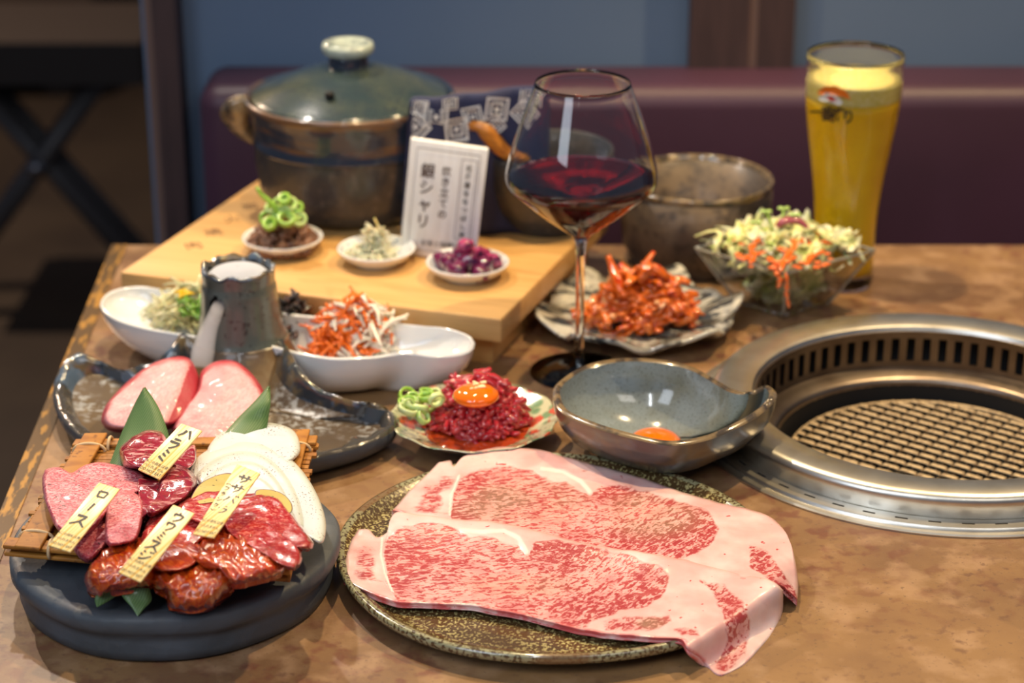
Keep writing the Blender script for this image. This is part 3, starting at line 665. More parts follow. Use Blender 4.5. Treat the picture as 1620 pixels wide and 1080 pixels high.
# dark bowl with spoon on board
bc = W(868, 352, BZ); rr_ = 104*k_(bc[1], .1)
bw = thing('dark_bowl', 'dark brown deep bowl holding a wooden spoon behind the wine glass', 'bowl', bc)
hb = zof(233, bc[1])
obj('shell', *lathe(bc, [(.0005, .004), (rr_*.6, .004), (rr_*.62, 0), (rr_*.7, 0), (rr_*.72, .004), (rr_*.9, .02), (rr_*.99, hb*.6), (rr_, hb*.95), (rr_*.985, hb), (rr_*.95, hb*.99), (rr_*.93, hb*.6), (rr_*.8, .02), (.0005, .008)], 72), m_donabe, bw)
sp0, sp1 = ray(742, 200, bc[1]-.03), ray(868, 262, bc[1]-.01)
P = spl([sp0, ray(762, 200, bc[1]-.03), ray(790, 232, bc[1]-.03), ray(812, 248, bc[1]-.03), ray(850, 252, bc[1]-.02), ray(880, 275, bc[1])], 26)
sp = obj('wooden_spoon', *tube(P, [.004, .0095, .0090, .0070, .0055, .0055, .005, .005], 12, flat=.8), m_wood_spoon, None, at=P[-1]); tag(sp, 'honey-brown wooden spoon resting across the dark bowl', 'spoon')
# ------------------------------------------------------------------ open rustic pot at right
rc = W(1098, 408, 0); rr_ = 121*k_(rc[1], .05); hp = ray(1098, 281, rc[1])[2]
rp = thing('open_pot', 'open rustic brown clay pot behind the orange kimchi', 'pot', rc)
obj('body', *lathe(rc, [(.0005, .003), (rr_*.78, .003), (rr_*.80, 0), (rr_*.86, 0), (rr_*.88, .004), (rr_*.86, .007), (rr_*.95, .016), (rr_*.985, .035), (rr_*.99, hp-.004), (rr_*.93, hp-.004), (rr_*.92, .02), (rr_*.8, .008), (.0005, .008)], 80), m_rustpot, rp)
obj('rim', *lathe(rc, [(rr_*.985, hp-.006), (rr_*1.0, hp-.003), (rr_*1.0, hp), (rr_*.97, hp+.0012), (rr_*.94, hp), (rr_*.93, hp-.006)], 80), m_rustrim, rp)
# ------------------------------------------------------------------ wine glass
wc = W(916, 588, 0)
wg = thing('wine_glass', 'large stemmed glass of red wine beside the wooden board', 'glass', wc)
prof_out = [(.0005, .0025), (.010, .003), (.025, .0018), (.037, .0012), (.0385, .0006), (.037, 0), (.0005, 0)]
zmax, zbt, zrm = .157, .112, .2315
o_ = [(.0045, .006), (.0036, .02), (.0034, .06), (.0036, .095), (.0045, .107), (.008, .113), (.0175, .120), (.032, .131), (.047, .144), (.0550, .152), (.0572, .158), (.0562, .166), (.0525, .180), (.0475, .196), (.0420, .212), (.0380, .223), (.0353, zrm-.0010), (.0354, zrm-.0005), (.0352, zrm-.0001), (.0349, zrm)]
i_ = [(.0346, zrm-.0001), (.0344, zrm-.0006), (.0375, .223), (.0415, .212), (.0470, .196), (.0520, .180), (.0557, .166), (.0566, .158), (.0544, .1525), (.0463, .1450), (.0312, .1322), (.016, .1218), (.006, .1165), (.0004, .1155)]
ow = np.array(o_)[:, :]; iw = np.array(i_)
ow_s = spl(ow[5:], 44); iw_s = spl(iw, 44)
body = [(.0004, .0), (.037, .0), (.0385, .0006), (.037, .0014), (.022, .0022), (.010, .0035)]+[tuple(x) for x in ow[:5]]+[tuple(x) for x in ow_s]+[tuple(x) for x in iw_s]
obj('glass_body', *lathe(wc, body, 96), m_glass, wg)
wl = .1575
wp = [(.0004, wl), (.045, wl)]+[(x[0]+.00025, x[1]) for x in iw_s if x[1] < wl-.0002]
wp[1] = (.0545, wl)
V, F = lathe(wc, [(.0004, wl), (.050, wl), (.0562, wl+.0003)]+[(x[0]+.00025, x[1]-.0002) for x in iw_s if x[1] < wl-.0003], 96)
o = obj('red_wine', V, F, m_wine, None, at=wc+np.array([0, 0, .1155])); tag(o, 'dark red wine filling the widest part of the stemmed glass', 'wine')
# ------------------------------------------------------------------ tall drink glass
gc = W(1331, 447, 0); kb = k_(gc[1], .1)
gz_ = lambda py: ray(1331, py, gc[1])[2]
zt = gz_(84)
tg = thing('beer_glass', 'tall curved glass of bright yellow drink near the wall', 'glass', gc)
pro = spl([(.0245, .0), (.0262, .004), (.0258, .02), (.0262, .05), (.0275, .075), (.0312, .105), (.0365, .140), (.0392, .165), (.0400, zt-.01), (.0397, zt)], 40)
inn = [(x[0]-.0010, x[1]) for x in pro if x[1] > .012][::-1]
obj('glass_body', *lathe(gc, [(.0004, 0)]+[tuple(x) for x in pro]+inn+[(.0004, .0125)], 80), m_glass, tg)
lz = gz_(122); fz = gz_(150)
rin = lambda z: np.interp(z, [x[1] for x in inn[::-1]], [x[0] for x in inn[::-1]])+.0003
zs = np.linspace(.013, fz, 24)
o = obj('yellow_drink', *lathe(gc, [(.0004, .0128)]+[(rin(z), z) for z in zs]+[(.0004, fz)], 64), m_beer, None, at=gc+[0, 0, .0128]); tag(o, 'bright yellow citrus drink filling the tall glass', 'drink')
zs = np.linspace(fz+.0001, lz, 8)
o = obj('froth', *lathe(gc, [(.0004, fz+.0001)]+[(rin(z), z) for z in zs]+[(.0004, lz)], 64), m_froth, None, at=gc+[0, 0, fz]); tag(o, 'pale yellow froth topping the drink in the tall glass', 'froth', kind='stuff')
def on_glass(px, py):
    # point on the front of the tall glass
    for _ in range(1):
        Y = gc[1]-.03
        for _ in range(6):
            p = ray(px, py, Y); r = np.interp(p[2], pro[:, 1], pro[:, 0])+.0016; dx = p[0]-gc[0]; Y = gc[1]-math.sqrt(max(r*r-dx*dx, 1e-8))
    return ray(px, py, Y)
mb = MB()
for i, c in enumerate('一番搾り'):
    V, F = text_mesh(c, 25, .018); mb.add([on_glass(1291+i*17+x[0]*.85, 179+i*2.4-x[1]) for x in V], F)
V, F, _ = mb.get(); obj('printed_lettering', V, F, m_black, tg, smooth=False)
def patch(pts, mat, name):
    V = [on_glass(*p) for p in pts]; V.append(np.mean(V, axis=0)); n = len(pts); obj(name, V, [(i, (i+1) % n, n) for i in range(n)], mat, tg, smooth=False)
patch([(1292, 146), (1304, 137), (1322, 136), (1338, 144), (1346, 158), (1330, 152), (1316, 150), (1300, 150)], solid('emblem_orange', (214, 110, 20), .4), 'emblem_mane')
patch([(1294, 156), (1306, 147), (1322, 150), (1334, 162), (1328, 167), (1312, 160), (1300, 160)], solid('emblem_white', (206, 206, 200), .4), 'emblem_body')
patch([(1306, 154), (1316, 152), (1324, 160), (1314, 160)], solid('emblem_red', (170, 40, 30), .4), 'emblem_stripe')
# ------------------------------------------------------------------ kimchi plate
kc = W(1008, 489, .016)*[1, 1, 0]; kr = 160*k_(kc[1], .01)
def kw(a, r, z, j):
    f = r/kr; return r*(1+.05*math.sin(6*a+.6)*f*f+.03*math.sin(13*a)*f**3), z+(.006*math.sin(6*a+1.)+.003*math.sin(13*a))*max(0, f-.45)*1.6
kp = thing('scalloped_plate', 'black and cream swirl glazed plate with ruffled rim under kimchi', 'plate', kc)
obj('plate_body', *lathe(kc, [(.0004, .002), (kr*.4, .002), (kr*.42, 0), (kr*.5, 0), (kr*.52, .004), (kr*.75, .009), (kr*.95, .013), (kr, .017), (kr*.985, .019), (kr*.93, .0165), (kr*.7, .0115), (kr*.45, .007), (.0004, .006)], 120, kw), m_ktplate, kp)
mb = mound(W(1012, 506, .013)+[0, .002, 0], 88*k_(kc[1], .02), 50*k_(kc[1], .02), .050, 270, lambda mb, p, a, i: strand(mb, p, rnd(.014, .024), rnd(.0030, .0055), rnd(0, 1), .5, .7, 7, rnd(.3, .7)), 12, 1.5)
P = spl([W(985, 470, .04), W(975, 440, .052), W(968, 420, .058), W(962, 404, .066)], 8); mb.add(*tube(P, [.004, .005, .004, .002], 7), .2)
stuff('kimchi', mb, m_kimchi, 'tall heap of orange-red kimchi on the ruffled plate', 'kimchi')
# ------------------------------------------------------------------ glass salad bowl
SZ = .052
cs = [W(1100, 393, SZ), W(1244, 433, SZ), W(1384, 396, SZ)]; cs.append(cs[0]+cs[2]-cs[1])
sc0 = (cs[0]+cs[2])/2
sbc = W(1238, 484, 0)
sb = thing('square_glass_bowl', 'clear square flared glass bowl of salad near the tall glass', 'bowl', sbc)
def ringsq(scale, z, rr=6, cc=None):
    out = []; m = cc if cc is not None else sc0
    q = [m[:2]*0+np.array(m[:2])+(p[:2]-sc0[:2])*scale for p in cs]
    for i in range(4):
        a, b = q[i], q[(i+1) % 4]
        for k in range(rr): 
            t = (k+.0)/rr; p = a*(1-t)+b*t; out.append((p[0], p[1], z))
    return out
secs = [(.02, 0), (.44, 0), (.50, .002), (.62, .012), (.82, .033), (1.0, SZ-.001), (1.005, SZ), (.97, SZ), (.78, .035), (.58, .015), (.46, .006), (.02, .005)]
V = []; F = []; n = 24
for s, z in secs:
    f = z/SZ; m = sbc[:2]*(1-f)+sc0[:2]*f; V += ringsq(s, z, 6, np.array([m[0], m[1]]))
for j in range(len(secs)-1):
    for i in range(n): k = (i+1) % n; F.append((j*n+i, j*n+k, (j+1)*n+k, (j+1)*n+i))
F.append(tuple(range(n-1, -1, -1))); F.append(tuple((len(secs)-1)*n+i for i in range(n)))
m_bglass = M('thick_clear_glass', (.97, .97, .93, 1), .04, trans=1, ior=1.4, coat=1)
obj('glass_body', V, F, m_bglass, sb, flat_angle=35)
m_edge_glint = M('painted_edge_glint', S(214, 212, 196), .12, trans=.55, ior=1.3, coat=1)  # pale colour paints the bright lines of light along the bowl's edges
tp = [np.array([p[0], p[1], SZ+.0004]) for p in cs]
for i in range(4):
    a_, b_ = tp[i], tp[(i+1) % 4]; obj('rim_glint', *tube(np.linspace(a_, b_, 6), .0011, 8), m_edge_glint, sb)
    m0 = sbc[:2]+(tp[i][:2]-sc0[:2])*.5; obj('corner_glint', *tube(np.linspace(np.array([m0[0], m0[1], .002]), tp[i], 8), [.0016, .0010], 8), m_edge_glint, sb)
random.seed(33)
mb = MB()
def leafsheet(mb, c, size, seed, tint, tilt):
    n = 9; V = []; F = []
    Mx = np.array(Matrix.Rotation(rnd(0, 6.28), 3, 'Z') @ Matrix.Rotation(tilt, 3, 'X'))
    for i in range(n):
        for j in range(n):
            x, y = (i/(n-1)-.5), (j/(n-1)-.5); rr = .9+.3*noise.noise(Vector((x*4, y*4, seed)))
            z = .35*noise.noise(Vector((x*5, y*5, seed+9)))+.25*(x*x+y*y)*2
            V.append(Mx @ (np.array([x*rr, y*rr, z])*size))
    V2 = [v+np.array([0, 0, -.0008]) for v in V]
    for i in range(n-1):
        for j in range(n-1):
            a = i*n+j; F.append((a, a+n, a+n+1, a+1)); F.append((a+n*n, a+1+n*n, a+n+1+n*n, a+n+n*n))
    bd = [i*n for i in range(n)]+[(n-1)*n+j for j in range(1, n)]+[i*n+n-1 for i in range(n-2, -1, -1)]+[j for j in range(n-2, 0, -1)]
    for k in range(len(bd)): a, b = bd[k], bd[(k+1) % len(bd)]; F.append((a, b, b+n*n, a+n*n))
    mb.add(np.array(V+V2)+np.array(c), F, tint)
half = np.linalg.norm(cs[0]-cs[2])/2
d1, d2 = (cs[2]-cs[0])/2, (cs[3]-cs[1])/2
def sq(f_, lim):
    while True:
        a, b = rnd(-1, 1), rnd(-1, 1)
        if abs(a)+abs(b) < 1: break
    m = sbc*(1-f_)+sc0*f_; sc_ = (.44+.54*min(f_, 1))*lim
    return m[:2]+d1[:2]*a*sc_+d2[:2]*b*sc_, abs(a)+abs(b)
for i in range(120):
    z = rnd(.010, .058); f_ = z/SZ; p, q = sq(min(f_, 1), .64 if z < .045 else .76); z += .012*(1-q)*(f_ > .7)
    leafsheet(mb, (p[0], p[1], z), rnd(.016, .026), i, rnd(0, 1)*(.95-.6*f_), rnd(-.7, .7))
for i in range(22):
    p, q = sq(1, .80); leafsheet(mb, (p[0], p[1], .056+.013*(1-q)), rnd(.022, .034), i+300, rnd(0, .15), rnd(-.5, .5))
for i in range(150):
    z = rnd(.048, .058); p, q = sq(1, .86); z += .016*(1-q)
    strand(mb, np.array([p[0], p[1], z]), rnd(.018, .034), rnd(.0012, .0026), rnd(0, .35) if rnd(0, 1) < .8 else .7, .6, .35, 6, .5)
stuff('lettuce', mb, m_lettuce, 'pale green shredded lettuce filling the square glass bowl', 'salad')
mb = MB()
random.seed(77)
for pts in [[(1200, 376), (1190, 392), (1196, 405), (1186, 416)], [(1238, 428), (1240, 410), (1256, 392), (1262, 372), (1276, 362)], [(1244, 432), (1248, 446), (1244, 462), (1250, 488)], [(1215, 408), (1236, 416), (1262, 404)], [(1272, 418), (1284, 404), (1304, 398)], [(1232, 392), (1250, 398), (1268, 380), (1298, 372)], [(1163, 402), (1172, 408), (1184, 402)], [(1222, 420), (1234, 440), (1230, 455)]]:
    P = spl([W(p[0]+rnd(-3, 3), p[1]+rnd(-2, 2), .067-.0006*max(0, p[1]-425)) for p in pts], 22); mb.add(*tube(P, [.0012, .0034, .0018, .0038, .0014, .0036, .0016, .0030, .0012], 8, flat=.6), 0)
for i in range(46):
    p = W(rnd(1160, 1330), rnd(378, 424), .063+rnd(0, .004)); mb.add(*blob(p, rnd(.0012, .0028), i, 8, .3, (1.3, 1, .5)), 0)
stuff('salad_dressing', mb, m_dress, 'orange dressing drizzled over the salad in the glass bowl', 'dressing')
mb = MB(); P = spl([W(1225, 372, .066), W(1235, 352, .078), W(1262, 348, .080), W(1280, 362, .074)], 14); V, F = tube(P, [.002, .0045, .0045, .002], 8, flat=.6)
o = obj('red_onion_slice', V, F, m_redon, None, at=P[0]); tag(o, 'pinkish red onion slice on top of the salad', 'onion')
for i, (a, b) in enumerate([((1222, 365), (1212, 335)), ((1230, 362), (1240, 330)), ((1235, 360), (1258, 340)), ((1210, 368), (1196, 352))]):
    P = spl([W(*a, .07), W((a[0]+b[0])/2+2, (a[1]+b[1])/2, .078), W(*b, .084)], 8)
    mb = MB(); mb.add(*tube(P, .0009, 5), 0); 
    for s in (-1, 1): mb.add(*blob(P[-1]+[s*.0025, 0, .0005], .0032, i, 8, .2, (1, .7, .35), (s*.6, .3)), .4)
    V, F, A = mb.get(); o = obj('radish_sprout', V, F, m_scal, None, at=P[0], attrs=A); tag(o, 'thin green sprout standing on top of the salad', 'sprout', 'green sprouts topping the salad')
# ------------------------------------------------------------------ white three-hollow dish
def outline_dish(name, top, botc, botr, zr_, zin, mats, parent, n=120, wall=.003, waves=None, lip=.0015, zvar=None, inner_c=None):
    P = spl(top, n, True); V = []; F = []
    Z = np.array([zr_+(zvar(i/n, p) if zvar else 0) for i, p in enumerate(P)])
    T = np.array([W(p[0], p[1], z) for p, z in zip(P, Z)]); c = T.mean(0)
    bc_ = W(botc[0], botc[1], 0)
    ang = np.arctan2(T[:, 1]-c[1], T[:, 0]-c[0])
    ratio = botr
    rowsO = []
    for f in (0, .25, .5, .72, .88, 1.):      # outside from foot to rim
        hgt = f**1.35 if f > 0 else 0
        q = bc_[None]+(T-c)*ratio*1.; row = q*(1-math.sin(f*math.pi/2)**1.0)+T*(math.sin(f*math.pi/2)**1.0)
        row[:, 2] = Z*hgt; rowsO.append(row)
    lp = T+(c-T)*0; lp[:, 2] = Z+lip*.6; d = (c-T); d[:, 2] = 0; dn = d/np.linalg.norm(d, axis=1)[:, None]
    lip1 = T+dn*wall*.5; lip1[:, 2] = Z+lip
    lip2 = T+dn*wall; lip2[:, 2] = Z+lip*.3
    rowsI = []
    ic = W(inner_c[0], inner_c[1], zin) if inner_c is not None else np.array([bc_[0], bc_[1], zin])
    for f in (.95, .85, .7, .5, .3, .1, 0):
        s = math.sin(f*math.pi/2); row = ic[None]*(1-s)+(T+dn*wall)*s; row[:, 2] = zin+(Z-zin)*(f**1.8); rowsI.append(row)
    def strip(rows, closefirst=False, closelast=False):
        V = np.concatenate(rows); F = []
        for j in range(len(rows)-1):
            for i in range(n): k = (i+1) % n; F.append((j*n+i, j*n+k, (j+1)*n+k, (j+1)*n+i))
        if closefirst: F.append(tuple(range(n-1, -1, -1)))
        if closelast: F.append(tuple((len(rows)-1)*n+i for i in range(n)))
        return V, F
    obj('outer_body', *strip(rowsO, True), mats[0], parent)
    obj('rim', *strip([rowsO[-1], lip1, lip2]), mats[1], parent)
    obj('inner_glaze', *strip([lip2]+rowsI), mats[2], parent)
    return c
wd = thing('oblong_dish', 'long white wavy-rimmed porcelain dish of three side vegetables', 'dish', W(460, 545, 0))
wo = [(158, 484), (172, 464), (215, 455), (270, 462), (330, 470), (395, 487), (470, 499), (540, 505), (600, 510), (660, 517), (710, 522), (745, 534), (751, 548), (735, 561), (690, 566), (640, 561), (590, 567), (530, 569), (480, 562), (420, 548), (350, 540), (280, 530), (225, 520), (180, 505)]
outline_dish('d', wo, (455, 584), .74, .037, .010, (m_porc, m_porc, m_porc), wd, n=140, wall=.0025)
random.seed(8)
def heap(px, py, z0, rx, ry, h, n, fn, seed, power=1.6): return mound(W(px, py, z0), rx, ry, h, n, fn, seed, power)
mb = heap(300, 512, .014, .030, .020, .034, 190, lambda mb, p, a, i: strand(mb, p, rnd(.016, .034), rnd(.001, .0018), rnd(0, .62), .5, .6), 8)
for i in range(34): p = W(rnd(285, 330), rnd(474, 500), rnd(.034, .050)); strand(mb, p, .014, .0022, rnd(.7, .9), .5, .6, flat=.5)
for i in range(4): p = W(rnd(285, 305), rnd(462, 468), .052); strand(mb, p, .012, .0015, .97, .3, .3)
for i in range(8): p = W(rnd(250, 275), rnd(475, 500), .040); strand(mb, p, .03, .0015, .1, .2, 1.2)
stuff('bean_sprout_salad', mb, m_sprout, 'pile of bean sprouts and greens in the left hollow of the white dish', 'vegetables')
mb = heap(462, 533, .014, .020, .016, .040, 170, lambda mb, p, a, i: strand(mb, p, rnd(.008, .02), rnd(.0012, .0024), rnd(0, .86), .5, .9), 5)
stuff('simmered_seaweed', mb, m_hijiki, 'dark simmered seaweed mound in the middle hollow of the white dish', 'vegetables')
def cs_(mb, p, a, i):
    f = (p[0]-W(500, 548, .014)[0])/.062
    strand(mb, p, rnd(.016, .034), rnd(.0013, .0022), rnd(0, .42) if rnd(0, 1) > -.12+1.0*f else rnd(.6, .8), .6, .7)
mb = heap(562, 551, .014, .032, .019, .040, 360, cs_, 9, 1.8)
for i in range(12): p = W(rnd(585, 625), rnd(500, 540), rnd(.03, .045)); strand(mb, p, .028, .0018, .7, .3, 1.0)
stuff('carrot_radish_salad', mb, m_carrot, 'orange carrot and white radish shreds in the right hollow of the white dish', 'vegetables')
# ------------------------------------------------------------------ raw beef plate
yc = W(750, 658, .018)*[1, 1, 0]; yr = 133*k_(yc[1], .015)
def yw(a, r, z, j):
    f = r/yr; return r*(1+.018*math.cos(12*a)*f**4), z
yp = thing('patterned_plate', 'small round red and green patterned plate holding raw beef', 'plate', yc)
obj('outer_body', *lathe(yc, [(.0004, .001), (yr*.42, .001), (yr*.44, 0), (yr*.5, 0), (yr*.52, .003), (yr*.8, .010), (yr*.98, .017), (yr, .018)], 96, yw), m_ykout, yp)
obj('inner_glaze', *lathe(yc, [(yr, .018), (yr*.995, .0188), (yr*.97, .018), (yr*.8, .0125), (yr*.5, .006), (.0004, .005)], 96, yw), m_ykplate, yp)
m1 = W(757, 661, .011)
mb = mound(m1+[0, 0, .0], 76*k_(yc[1], .02), 74*k_(yc[1], .02), .035, 480, lambda mb, p, a, i: strand(mb, p, rnd(.008, .016), rnd(.002, .0034), rnd(0, 1), .4, .5, 6), 15, 1.9)
stuff('raw_beef_strips', mb, m_yukke, 'mound of glossy raw red beef strips beneath an egg yolk', 'meat')
sa = W(775, 668, .013); sV, sF = lathe(np.array([yc[0]+.004, yc[1]-.004, 0]), [(.0004, .0090), (yr*.60, .0093), (yr*.65, .0090), (yr*.64, .0075)], 48, yw)
o = obj('beef_sauce', sV, sF, m_sauce, None, at=(yc[0], yc[1], .0085)); tag(o, 'reddish brown sauce pooled around the raw beef strips', 'sauce', kind='stuff')
yk = W(753, 624, .043)
V, F = lathe(yk, [(.0004, .0065), (.006, .0062), (.011, .0048), (.0155, .002), (.0168, -.001), (.014, -.004), (.0004, -.005)], 40)
o = obj('egg_yolk', V, F, m_yolk, None, at=yk-[0, 0, .005]); tag(o, 'bright orange egg yolk sitting on the raw beef strips', 'egg')
random.seed(6)
mb = MB()
for i in range(16):
    p = yk+np.array([rnd(-.007, .009), rnd(-.004, .008), .0070]); p[2] = yk[2]+.0066-.0000
    mb.add(*blob(p, .0013, i, 8, .1, (1.5, .9, .6), (rnd(0, 6), 0)), 0)
V, F, A = mb.get(); o = obj('sesame_seeds', V, F, m_sesame); tag(o, 'pinch of pale sesame seeds on the orange egg yolk', 'sesame', kind='stuff')
random.seed(14)
for i in range(15):
    px, py = rnd(640, 692), rnd(612, 662); z = .024+rnd(0, .014)
    mb = MB(); ringpiece(mb, (0, 0, 0), rnd(.005, .0075), .0016, .004, (rnd(0, 6), rnd(0, 1.4)), 0); V, F, A = mb.get(); p = W(px, py, z)
    o = obj('green_onion_slice', V+p, F, m_scal, None, at=p, attrs={'tint': np.full(len(V), rnd(0, 1))}); tag(o, 'sliced green onion ring at the left of the raw beef', 'green onion', 'green onion rings beside the raw beef')
# ------------------------------------------------------------------ glazed bowl with pointed spout
gb = thing('spouted_bowl', 'blue-grey glazed bowl with a pointed spout beside the grill', 'bowl', W(1040, 700, 0))
go = [(874, 622), (884, 604), (920, 582), (975, 570), (1040, 571), (1094, 582), (1140, 606), (1165, 620), (1190, 625), (1215, 614), (1228, 620), (1226, 634), (1200, 658), (1160, 680), (1114, 698), (1060, 705), (1005, 695), (950, 680), (900, 660), (880, 644)]
def gvar(f, p): return .006*math.sin(max(0, min(1, (p[0]-1150)/80))*math.pi/2)*(1 if p[1] < 640 else .7)+.002*math.sin(f*9)
outline_dish('g', go, (1048, 708), .50, .046, .006, (m_bowlout, m_rustrim, m_bowl), gb, n=140, wall=.0055, lip=.0026, zvar=gvar, inner_c=(1032, 690))
yk2 = W(1036, 700, .0075)
V, F = lathe(yk2, [(.0004, .0085), (.008, .008), (.014, .006), (.018, .003), (.0185, 0), (.015, -.0012), (.0004, -.0015)], 40)
o = obj('egg_yolk', V, F, m_yolk, None, at=yk2); tag(o, 'orange egg yolk lying at the bottom of the spouted bowl', 'egg')
# ------------------------------------------------------------------ volcano plate
vo = [(84, 610), (92, 582), (110, 566), (135, 566), (170, 580), (205, 585), (240, 572), (268, 548), (285, 530), (310, 540), (380, 535), (445, 540), (462, 556), (480, 585), (500, 608), (540, 628), (585, 640), (615, 648), (630, 662), (622, 678), (590, 696), (540, 712), (470, 728), (380, 738), (290, 734), (200, 718), (140, 696), (104, 668), (88, 640)]
vp = thing('volcano_plate', 'dark glazed crescent plate with a smoking volcano chimney', 'plate', W(360, 640, 0))
def vh(p):
    x, y = p
    # rim height grows on the back edge towards the chimney
    if y > 645 or (y > 600 and x < 100): return .020
    h = .025+.008*math.exp(-((x-612)/22)**2)
    h += .018*math.exp(-((x-285)/35)**2)+.014*math.exp(-((x-458)/35)**2)
    h += .010*math.exp(-((x-115)/30)**2)
    return h
n = 160; P = spl(vo, n, True); Z = np.array([vh(p) for p in P]); 
for _ in range(6): Z = (np.roll(Z, 1)+Z+np.roll(Z, -1))/3
T = np.array([W(p[0], p[1], z) for p, z in zip(P, Z)]); vc = W(350, 640, .01)
d = vc[None]-T; d[:, 2] = 0; Ld = np.linalg.norm(d, axis=1)[:, None]; dn = d/Ld
def rown(off, zz, amp=0, sd=0):
    r = T+dn*off; r[:, 2] = zz
    if amp:
        for i in range(n): r[i] += np.array([0, 0, 1])*amp*nz(r[i], 90, sd)+dn[i]*amp*.8*nz(r[i], 70, sd+3)
    return r
wv = np.clip((Z-.018)/.02, 0, 1)
rows = [rown(.024, np.zeros(n)), rown(.010, Z*.12), rown(.002, Z*.42), rown(-.0005, Z*.75), rown(.0, Z*.92, .0005, 1)]
def strips(rows, closef=False, closel=False):
    V = np.concatenate(rows); F = []
    for j in range(len(rows)-1):
        for i in range(n): k = (i+1) % n; F.append((j*n+i, j*n+k, (j+1)*n+k, (j+1)*n+i))
    if closef: F.append(tuple(range(n-1, -1, -1)))
    if closel: F.append(tuple((len(rows)-1)*n+i for i in range(n)))
    return V, F
obj('outer_body', *strips(rows, True), m_stone, vp)
obj('rim_ridge', *strips([rows[-1], rown(.001, Z*.99, .001, 2), rown(.0035, Z*1.03+wv*.002, .0030, 3), rown(.007, Z*1.0+wv*.001, .0045, 4), rown(.0105, Z*.85, .002, 5), rown(.014, Z*.6)]), m_ridge, vp, attrs={'stone': np.tile(1-np.clip((Z-.0205)/.003, 0, 1), 6)})
ins = [rown(.0135, Z*.62)]
for f in (.3, .5, .75, .95):
    r = (T+dn*.014)*(1-f)+vc[None]*f; r[:, 2] = .0095; ins.append(r)
obj('inner_glaze', *strips(ins, False, True), m_volin, vp)
hc = W(377, 562, .03); hc = np.array([hc[0], hc[1]+.022, 0])
kk = k_(hc[1], .06); ht = ray(368, 425, hc[1])[2]
hole = (-math.pi/2-.5, ray(345, 492, hc[1]-.03)[2])
prf = [(77*kk, .030), (75*kk, .034), (73*kk, .037), (70*kk, .040), (66*kk, .048), (62*kk, .062), (59*kk, .078), (57*kk, ht-.010), (57.5*kk, ht-.003), (58*kk, ht)]
prf = [tuple(x) for x in spl(prf, 26)]
NN = 96
def cw(a, r, z, j):
    f = max(0, (z-ht+.012)/.012); g = math.sin(a*7)*.5+math.sin(a*11+1)*.5
    return r*(1+.012*math.sin(5*a)*(1-f)+.015*g*f), z+.0018*g*f
V, F = lathe(hc, prf, NN, cw)
m = len(prf); V = np.array(V)
keep = []
for f in F:
    cf = V[list(f)].mean(0); a = math.atan2(cf[1]-hc[1], cf[0]-hc[0]); da = (a-hole[0])*58*kk; dz = cf[2]-hole[1]
    if (da/.0065)**2+(dz/.009)**2 > 1 or cf[1] > hc[1]: keep.append(f)
obj('chimney', V, keep, m_chim, vp)
def sk(a, r, z, j):
    fr = .5-.5*math.sin(a); g = (z-.010)/.028; return r*(1+(.62*fr-.12*(1-fr))*(1-g)**1.4+.02*math.sin(5*a)*(1-g)), z+.0012*math.sin(8*a+1)*(1-g)
obj('cone_skirt', *lathe(hc, [(88*kk, .0098), (85*kk, .013), (81*kk, .019), (78*kk, .027), (75*kk, .033), (73*kk, .0378)], NN, sk), m_volc, vp)
obj('chimney_rim', *lathe(hc, [(58*kk, ht-.0005), (58.5*kk, ht+.001), (56*kk, ht+.0022), (51*kk, ht+.0015), (49*kk, ht-.002)], NN, cw), m_ridge, vp)
obj('chimney_inside', *lathe(hc, [(50*kk, ht-.001), (49*kk, ht-.02), (50*kk, .06), (54*kk, .04), (40*kk, .03), (.0004, .03)], NN), m_soot_shade, vp)
obj('chimney_ring', *lathe(hc, [(72*kk, .0375), (74.5*kk, .0375), (75.5*kk, .0355), (74*kk, .033)], NN, lambda a, r, z, j: (r*(1+.01*math.sin(9*a)), z)), m_rustrim, vp)
# smoke
def volmat(name, dens, ns=0, col=(.93, .95, 1, 1)):
    m = bpy.data.materials.new(name); m.use_nodes = True; nt = m.node_tree; nt.nodes.remove(nt.nodes['Principled BSDF'])
    v = nt.nodes.new('ShaderNodeVolumePrincipled'); v.inputs['Color'].default_value = col; v.inputs['Density'].default_value = dens; v.inputs['Anisotropy'].default_value = .1
    nt.links.new(v.outputs[0], nt.nodes['Material Output'].inputs['Volume'])
    return m
m_sm = volmat('dense_white_smoke', 400)
V, F = lathe(hc, [(.0004, ht-.028), (47*kk, ht-.028), (48*kk, ht-.004), (40*kk, ht-.001), (20*kk, ht+.002), (.0004, ht+.002)], 48)
o = obj('chimney_smoke', V, F, m_sm, None, at=hc+[0, 0, ht-.028]); tag(o, 'white smoke filling the top of the volcano chimney', 'smoke', kind='stuff')
hp_ = [ray(346, 482, hc[1]-.026), ray(342, 494, hc[1]-.036), ray(333, 515, hc[1]-.040), ray(325, 540, hc[1]-.043), ray(320, 562, hc[1]-.046), ray(318, 580, hc[1]-.05)]
o = obj('smoke_stream', *tube(spl(hp_, 24), [.0045, .0055, .006, .0075, .009, .008], 14), volmat('thin_white_smoke', 80), None, at=hp_[-1]); tag(o, 'white smoke stream pouring from the chimney side hole', 'smoke', kind='stuff')
